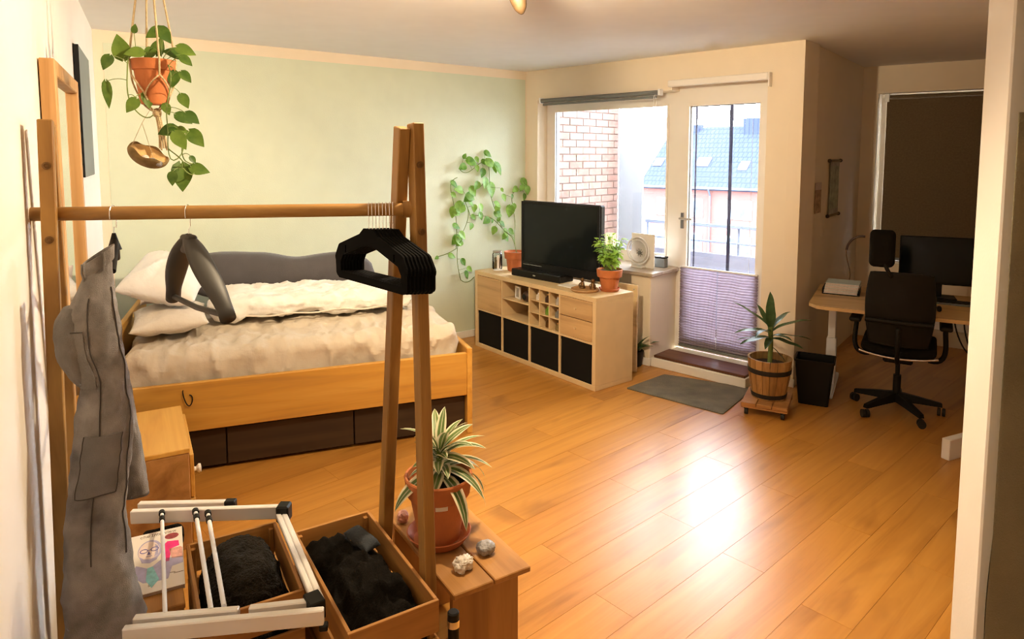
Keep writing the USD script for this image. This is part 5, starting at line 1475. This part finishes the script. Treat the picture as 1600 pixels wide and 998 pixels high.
BN = (2.215, 4.795)
t = Thing('waste_bin', 'black tapered square waste bin next to the barrel planter', 'waste bin', (*BN, 0), -28)
def taper(w0, d0, w1, d1, z0, z1, c=0.02):
    rg = []
    for w, d, z in ((w0, d0, z0), (w1, d1, z1)):
        rg.append(np.array([(x, y, z) for x, y in sbox(-w / 2 + c, -d / 2 + c, w / 2 - c, d / 2 - c).buffer(c, 4).exterior.coords[:-1]]))
    return rg
o0, o1 = taper(0.20, 0.16, 0.26, 0.215, 0.0, 0.33)
i0, i1 = taper(0.19, 0.15, 0.25, 0.205, 0.006, 0.33)
t.add('body', loft(np.array([o0, o1, i1, i0])), M['black_plastic'], smooth=35)
e0, e1 = taper(0.268, 0.223, 0.272, 0.227, 0.318, 0.332)
f0, f1 = taper(0.262, 0.217, 0.2505, 0.2055, 0.318, 0.3335)
t.add('rim', loft(np.array([e0, e1, f1, f0, e0]), caps=False), M['black_plastic'], smooth=35)

# ================================================================== DESK ALCOVE
DO, DY = (2.12, 4.75), -30.0
D = lambda x, y, z=0: at(DO, DY, x, y, z)
t = Thing('standing_desk', 'pale wood standing desk on white legs in the alcove', 'desk', (*DO, 0), DY)
tp = Polygon([(0, 0.10), (0.06, 0.015), (0.13, 0), (1.6, 0), (1.6, 0.93), (0, 0.93)]).buffer(-0.01).buffer(0.01)
t.add('desk_top', slab(tp, 0.708, 0.732), M['desk_wood'])
for x in (0.10, 1.38):
    lg = t.add('leg', [box(x, x + 0.07, 0.44, 0.52, 0.04, 0.40, 0.006), box(x + 0.008, x + 0.062, 0.448, 0.512, 0.40, 0.69, 0.005)], M['white_plastic'])
    t.add('foot', box(x - 0.005, x + 0.075, 0.20, 0.80, 0.0, 0.0395, 0.008), M['white_plastic'])
    t.add('bracket', box(x, x + 0.07, 0.10, 0.83, 0.6905, 0.7075, 0.003), M['white_plastic'])
t.add('crossbar', box(0.1705, 1.3795, 0.46, 0.50, 0.655, 0.6895, 0.004), M['white_plastic'])
cbl = []
for k, (x0, x1, dz_) in enumerate(((0.92, 1.12, 0.28), (0.98, 1.20, 0.36), (1.04, 1.24, 0.22))):
    cbl.append(tube(spline([(x0, 0.35, 0.701), (x0 + 0.02, 0.35, 0.705 - dz_ * 0.6), ((x0 + x1) / 2, 0.36, 0.705 - dz_), (x1 - 0.03, 0.36, 0.705 - dz_ * 0.5), (x1, 0.36, 0.701)], 24), 0.005, 6))
single('desk_cables', cbl, M['rubber'], 'black cables drooping under the right part of the desk', 'cables', (*DO, 0), DY, kind='stuff')
t = Thing('convector_heater', 'white flat heater low on the alcove wall under the desk', 'heater', A2(0.45, -0.04, 0.16), YN)
t.add('panel', box(0, 1.2, 0, 0.035, 0, 0.32, 0.005), M['white_trim'])
t.add('bracket', box(0.1, 0.14, 0.0, 0.0395, -0.16, -0.0005), M['white_trim'])
t.add('bracket', box(1.0, 1.04, 0.0, 0.0395, -0.16, -0.0005), M['white_trim'])

mons = ['black monitor behind the chair on the desk', 'black monitor at the right next to the wall edge']
for k, (x0, w, yaw, z1) in enumerate(((0.56, 0.52, 4, 0.46), (1.10, 0.52, -8, 0.45))):
    t = Thing('monitor', mons[k], 'monitor', D(x0, 0.74 + 0.02 * k, 0.7325), DY + yaw)
    t.add('screen', box(0, w, 0, 0.022, 0.10, z1, 0.005), M['tv_body'])
    t.add('display', box(0.008, w - 0.008, -0.002, -0.0003, 0.112, z1 - 0.008, 0.0006), M['tv_screen'])
    t.add('neck', box(w / 2 - 0.03, w / 2 + 0.03, 0.0225, 0.045, 0.008, 0.26, 0.004), M['tv_body'])
    t.add('foot', box(w / 2 - 0.12, w / 2 + 0.12, -0.06, 0.10, 0.0, 0.008, 0.003), M['tv_body'])
t = Thing('desk_lamp', 'thin brass arched lamp with a dark red head on the desk', 'lamp', D(0.19, 0.80, 0.7325), DY)
t.add('base', lathe([(0, 0), (0.055, 0), (0.055, 0.010), (0.012, 0.016), (0, 0.016)], 28), M['black_plastic'], smooth=35)
arc = [(0, 0, 0.015), (0, 0, 0.30)] + [(0.11 - 0.11 * math.cos(a), 0, 0.30 + 0.13 * math.sin(a)) for a in np.linspace(0.15, 1.75, 10)]
t.add('stem', tube(spline(arc[:5], 20), 0.004, 8), M['bronze'], smooth=40)
t.add('head', tube(spline([(0.001, 0, 0.315)] + arc[3:], 20), 0.009, 10), M['ceramic_dark'], smooth=40)
t = Thing('paper_tray', 'black letter tray with pale blue folders at the desk\'s left end', 'tray', D(0.05, 0.49, 0.7325), DY)
t.add('tray', [box(0, 0.26, 0, 0.24, 0, 0.006, 0.001), box(0, 0.004, 0, 0.24, 0.006, 0.045, 0.001), box(0.256, 0.26, 0, 0.24, 0.006, 0.045, 0.001), box(0, 0.26, 0.236, 0.24, 0.006, 0.045, 0.001)], M['black_plastic'])
for k, (mt, lab) in enumerate((('paper', 'white folder lowest in the black letter tray'), ('paper_blue', 'pale blue folder in the middle of the tray stack'), ('paper', 'white folder second from the top of the tray stack'), ('paper_blue', 'pale blue folder on top of the tray stack'))):
    tt = Thing('folder', lab, 'folder', D(0.06 + 0.004 * k, 0.50, 0.7392 + 0.0205 * k), DY + 2 * math.sin(k * 2))
    tt.add('cover', [box(0, 0.235, 0, 0.215, 0, 0.002, 0.0005), box(0, 0.235, 0, 0.215, 0.0175, 0.0195, 0.0005), box(0, 0.235, 0.213, 0.215, 0, 0.0195, 0.0005)], M[mt])
    tt.add('sheets', box(0.003, 0.232, 0.002, 0.2125, 0.0021, 0.0174, 0.0003), M['page_edges'])
t = Thing('keyboard', 'grey keyboard half hidden on the desk behind the chair', 'keyboard', D(0.72, 0.50, 0.7325), DY - 3)
t.add('base', box(0, 0.42, 0, 0.12, 0, 0.014, 0.003), M['gray_plastic'])
for r_ in range(4):
    t.add('key_row', box(0.008, 0.412, 0.008 + r_ * 0.027, 0.031 + r_ * 0.027, 0.0142, 0.020, 0.002), M['black_plastic'])
t = Thing('headset', 'small black headset lying on the front of the desk', 'headset', D(0.66, 0.24, 0.7325), DY)
t.add('band', tube(spline([(0, 0, 0.018), (0.03, 0.07, 0.014), (0.09, 0.09, 0.012), (0.14, 0.05, 0.014), (0.15, 0, 0.018)], 18), 0.006, 8), M['black_plastic'], smooth=40)
t.add('ear_cup', soft((0.03, 0.055, 0.036), 0.014, 0.01).apply_translation([0, -0.01, 0.019]), M['black_plastic'], smooth=True)
t.add('ear_cup', soft((0.03, 0.055, 0.036), 0.014, 0.01).apply_translation([0.15, -0.01, 0.019]), M['black_plastic'], smooth=True)

# office chair seen from behind
CH = (2.705, 4.60)
CYW = -32.0
t = Thing('office_chair', 'black mesh office chair with headrest on a five star base', 'office chair', (*CH, 0), CYW)
t.x.AddScaleOp().Set(Gf.Vec3f(0.90, 0.90, 1.0))
for k in range(5):
    a = math.radians(-128 + 72 * k)
    c, s = math.cos(a), math.sin(a)
    rg = []
    for f, hh, ww, zz in ((0.03, 0.030, 0.030, 0.115), (0.16, 0.022, 0.026, 0.100), (0.315, 0.013, 0.020, 0.078)):
        o_ = np.array([(-ww, -hh), (ww, -hh), (ww * 0.7, hh), (-ww * 0.7, hh)])
        rg.append([(f * c - q[0] * s, f * s + q[0] * c, zz + q[1]) for q in o_])
    sp1 = t.add('base_spoke', loft(np.array(rg)), M['black_plastic'])
    w0 = np.array([0.315 * c, 0.315 * s])
    tg = np.array([math.cos(a + 1.2), math.sin(a + 1.2)])
    nn_ = np.array([-tg[1], tg[0]])
    cs = []
    for o in (-0.016, 0.016):
        p_ = w0 + nn_ * o
        cs.append(tube([(*(p_ - nn_ * 0.010), 0.0285), (*(p_ + nn_ * 0.010), 0.0285)], 0.028, 18))
    t.add('castor', cs, M['rubber'], under=sp1, smooth=40)
t.add('gas_lift', [tube([(0, 0, 0.10), (0, 0, 0.27)], 0.028, 18), tube([(0, 0, 0.27), (0, 0, 0.385)], 0.016, 16)], M['black_plastic'], smooth=40)
t.add('mechanism', box(-0.10, 0.10, -0.12, 0.12, 0.375, 0.425, 0.012), M['black_plastic'])
st_ = soft((0.50, 0.47, 0.075), 0.035, 0.02).apply_translation([0, 0.03, 0.475])
sv = np.array(st_.vertices)
sv[:, 2] += 0.03 * (sv[:, 0] / 0.25) ** 2 - 0.012
st_ = trimesh.Trimesh(sv, st_.faces, process=False)
t.add('seat', st_, M['black_cloth'], smooth=True)
shl = [(0.262 * math.sin(a), -0.205 + 0.03 * (1 - math.cos(a)) * 0 - 0.012 * math.cos(a * 1.2), 0.432 + 0.028 * (math.sin(a)) ** 2) for a in np.linspace(-1.45, 1.45, 24)]
t.add('seat_edge', tube(shl, 0.0085, 8), M['steel'], smooth=True, label='grey seat shell edge')
# curved mesh backrest
nb, mb = 18, 22
us, vs_ = np.linspace(-1, 1, nb), np.linspace(0, 1, mb)
U_, V_ = np.meshgrid(us, vs_, indexing='ij')
wv = 0.185 + 0.032 * np.sin(V_ * np.pi * 0.9)
bx_ = U_ * wv
by_ = -0.255 - 0.03 * np.sin(V_ * np.pi) - 0.055 * V_ + 0.055 * U_ ** 2
bz_ = 0.53 + V_ * 0.49 - 0.01 * U_ ** 2 * V_
front = np.stack([bx_, by_ + 0.006, bz_], -1)
backf = np.stack([bx_, by_ - 0.006, bz_], -1)
rg = [np.vstack([front[i], backf[i][::-1]]) for i in range(nb)]
t.add('backrest', loft(np.array(rg)), M['mesh_black'], smooth=40)
edge = np.vstack([front[:, 0], front[-1, 1:], front[::-1, -1][1:], front[0, ::-1][1:]])
t.add('back_frame', tube(np.vstack([edge, edge[1]]), 0.013, 8), M['black_plastic'], smooth=True)
t.add('headrest_stem', tube(spline([(-0.06, -0.315, 1.0), (-0.09, -0.325, 1.05), (-0.12, -0.31, 1.12)], 12), 0.014, 8), M['black_plastic'], smooth=True)
t.add('lumbar_bar', tube([(-0.22, -0.305, 0.70), (0, -0.325, 0.70), (0.22, -0.305, 0.70)], 0.016, 8), M['black_plastic'], smooth=True)
t.add('spine', tube(spline([(0, -0.10, 0.40), (0, -0.22, 0.41), (0, -0.305, 0.52), (0, -0.322, 0.66)], 24), 0.016, 10), M['black_plastic'], smooth=True)
hd_ = soft((0.17, 0.075, 0.25), 0.037, 0.016)
hv = np.array(hd_.vertices)
hv[:, 1] += 1.4 * hv[:, 0] ** 2
t.add('headrest', trimesh.Trimesh(hv, hd_.faces, process=False).apply_translation([-0.13, -0.30, 1.185]), M['black_cloth'], smooth=True)
for s in (-1, 1):
    t.add('armrest', [soft((0.085, 0.25, 0.035), 0.017, 0.014).apply_translation([s * 0.30, -0.02, 0.655]), tube(spline([(s * 0.20, -0.02, 0.405), (s * 0.29, -0.02, 0.43), (s * 0.305, -0.02, 0.52), (s * 0.30, -0.01, 0.64)], 14), 0.018, 10)], M['black_plastic'], smooth=50)


# ================================================================== CURTAIN AT THE RIGHT EDGE
PW_ = lambda x, y, z=0: at(PT, YP, x, y, z)
t = Thing('dark_drape', 'dark olive grey cloth drape hanging on the partition wall at the right edge', 'drape', PW_(0.002, -0.012, 0.03), YP)


def drape(x0, x1, z0, z1, n, amp, off, seed, flare=0.0):
    xs_, zs_ = np.linspace(0, 1, n), np.linspace(z0, z1, 46)
    X, Z = np.meshgrid(xs_, zs_, indexing='ij')
    f = 1 - (Z - z0) / (z1 - z0)
    k = meshkit.fbm(np.stack([X * 5, Z * 1.4, X * 0], -1), 3, seed)
    Y = off - amp * (0.5 + 0.5 * np.sin(X * 30 + 3 * k)) * (0.35 + 0.65 * f) - 0.02 * k
    edge = 0.010 * (k - 0.5) + 0.012 * np.sin(Z * 9 + seed) * f
    XX = x0 + (x1 - x0) * X + edge * (1 - X) - flare * f * (1 - X)
    a = np.stack([XX, Y, Z], -1)
    b = a + np.array([0, -0.004, 0])
    return loft(np.array([np.vstack([a[i], b[i][::-1]]) for i in range(n)]))


t.add('lower_cloth', drape(0.004, 1.05, 0.0, 1.86, 90, 0.022, 0.0, 4), M['coat_cloth'], smooth=60)
t.add('upper_cloth', drape(0.000, 1.05, 1.80, 2.56, 90, 0.018, -0.034, 9), M['coat_cloth'], smooth=60)
t.add('curtain_rod', tube([(0.0, -0.02, 2.575), (1.06, -0.02, 2.575)], 0.010, 10), M['bronze'])
t.add('bracket', [box(0.05, 0.07, -0.02, 0.010, 2.57, 2.58), box(0.98, 1.0, -0.02, 0.010, 2.57, 2.58)], M['bronze'])

# ================================================================== ON THE ALCOVE SIDE WALL
RW = lambda x, out, z: at(PC, YR, x, -out, z)
t = Thing('wall_scroll', 'narrow hanging scroll with dark rods on the alcove side wall', 'wall hanging', RW(0.78, 0.012, 1.29), YR)
t.add('scroll_sheet', box(0.045, 0.345, -0.003, 0.0, 0.0, 0.46, 0.001), M['scroll_print'])
for z in (-0.012, 0.46):
    rod = t.add('rod', tube([(0.0, -0.002, z + 0.006), (0.39, -0.002, z + 0.006)], 0.011, 12), M['stem_brown'], smooth=40)
    for x in (0.0, 0.37):
        t.add('knob', tube([(x, -0.002, z + 0.006), (x + 0.02, -0.002, z + 0.006)], 0.016, 12), M['ceramic_dark'], under=rod)
t.add('border_strip', [box(0.045, 0.345, -0.0045, -0.0032, 0.42, 0.455, 0.0005), box(0.045, 0.345, -0.0045, -0.0032, 0.005, 0.05, 0.0005)], M['paper_gray'])
t = Thing('postcard', 'small brown picture card beside the scroll on the alcove side wall', 'picture card', RW(0.40, 0.004, 1.33), YR)
t.add('card', box(0, 0.19, -0.0025, 0.0, 0, 0.19, 0.0005), M['card_print'])
t.add('blank_top', box(0, 0.19, -0.0025, 0.0, 0.1905, 0.25, 0.0005), M['page_edges'])

# ================================================================== CEILING LAMP
LO = (0.10, 2.86)
t = Thing('ceiling_lamp', 'bronze ceiling spotlight with leaf shaped heads at the top of the picture', 'ceiling lamp', (*LO, HC), 0)
t.add('ceiling_plate', lathe([(0, 0), (0.055, 0), (0.050, -0.022), (0, -0.024)], 32), M['bronze_dark'], smooth=35)
t.add('arm', tube(spline([(0, 0, -0.02), (-0.03, 0.04, -0.06), (-0.075, 0.12, -0.085)], 12), 0.007, 8), M['bronze_dark'], smooth=True)
t.add('arm', tube(spline([(0, 0, -0.02), (0.03, -0.04, -0.06), (0.075, -0.13, -0.085)], 12), 0.007, 8), M['bronze_dark'], smooth=True)
hd_ = soft((0.075, 0.066, 0.20), 0.0329, 0.012)
hv = np.array(hd_.vertices)
hv[:, :2] *= np.clip(1.05 - 0.55 * np.abs(hv[:, 2:3] / 0.095) ** 2, 0.2, 2)
t.add('shade', move(trimesh.Trimesh(hv, hd_.faces, process=False), ry=-16, rx=10, x=-0.082, y=0.135, z=-0.150), M['bronze_dark'], smooth=True)
t.add('shade', lathe([(0.018, -0.085), (0.030, -0.10), (0.052, -0.150), (0.050, -0.150), (0.028, -0.102), (0.016, -0.088)], 28, (0.075, -0.13, 0)), M['bronze_dark'], smooth=35)
BULB = (0.075, -0.13, -0.163)
t.add('bulb_cap', lathe([(0, -0.088), (0.014, -0.088), (0.014, -0.128), (0, -0.13)], 16, (0.075, -0.13, 0)), M['white_plastic'])
lt = UsdLux.SphereLight.Define(stage, t.path + '/bulb_light')
lt.AddTranslateOp().Set(Gf.Vec3d(*BULB))
lt.CreateRadiusAttr(0.032)
lt.CreateColorAttr(Gf.Vec3f(*LAMP_COLOR))
lt.CreateIntensityAttr(LAMP_POWER * 1.7)
aimv = np.array([0.72, 3.1, 0.0]) - (np.array([LO[0], LO[1], HC]) + np.array(BULB))
lt.AddRotateXYZOp().Set(Gf.Vec3f(float(math.degrees(math.acos(-aimv[2] / np.linalg.norm(aimv)))), 0.0, float(math.degrees(math.atan2(aimv[1], aimv[0])) - 90)))
sh_api = UsdLux.ShapingAPI.Apply(lt.GetPrim())
sh_api.CreateShapingConeAngleAttr(34.0)
sh_api.CreateShapingConeSoftnessAttr(0.6)
t.add('arm', tube(spline([(0, 0, -0.02), (-0.02, -0.16, -0.05), (-0.05, -0.36, -0.085)], 12), 0.007, 8), M['bronze_dark'], smooth=True)
t.add('shade', lathe([(0.018, -0.085), (0.030, -0.10), (0.052, -0.150), (0.050, -0.150), (0.028, -0.102), (0.016, -0.088)], 28, (-0.05, -0.36, 0)), M['bronze_dark'], smooth=35)
lt = UsdLux.SphereLight.Define(stage, t.path + '/bulb_light_001')
lt.AddTranslateOp().Set(Gf.Vec3d(-0.05, -0.36, -0.175))
lt.CreateRadiusAttr(0.032)
lt.CreateColorAttr(Gf.Vec3f(*LAMP_COLOR))
aimv = np.array([-0.5, -0.3, -0.6])
lt.AddRotateXYZOp().Set(Gf.Vec3f(float(math.degrees(math.acos(-aimv[2] / np.linalg.norm(aimv)))), 0.0, float(math.degrees(math.atan2(aimv[1], aimv[0])) - 90)))
lt.CreateIntensityAttr(LAMP_POWER * 1.25)
sh_api = UsdLux.ShapingAPI.Apply(lt.GetPrim())
sh_api.CreateShapingConeAngleAttr(88.0)
sh_api.CreateShapingConeSoftnessAttr(0.25)
# a third head, also above the picture, turned to the bed and the window wall
t.add('arm', tube(spline([(0, 0, -0.02), (-0.06, -0.10, -0.05), (-0.14, -0.24, -0.085)], 12), 0.007, 8), M['bronze_dark'], smooth=True)
t.add('shade', lathe([(0.018, -0.085), (0.030, -0.10), (0.052, -0.150), (0.050, -0.150), (0.028, -0.102), (0.016, -0.088)], 28, (-0.14, -0.24, 0)), M['bronze_dark'], smooth=35)
lt = UsdLux.SphereLight.Define(stage, t.path + '/bulb_light_002')
lt.AddTranslateOp().Set(Gf.Vec3d(-0.14, -0.24, -0.185))
aimv = np.array([-0.1, 0.85, 0.05])
lt.AddRotateXYZOp().Set(Gf.Vec3f(float(math.degrees(math.acos(-aimv[2] / np.linalg.norm(aimv)))), 0.0, float(math.degrees(math.atan2(aimv[1], aimv[0])) - 90)))
lt.CreateRadiusAttr(0.032)
lt.CreateColorAttr(Gf.Vec3f(*LAMP_COLOR))
lt.CreateIntensityAttr(LAMP_POWER * 1.9)
sh_api = UsdLux.ShapingAPI.Apply(lt.GetPrim())
sh_api.CreateShapingConeAngleAttr(66.0)
sh_api.CreateShapingConeSoftnessAttr(0.5)
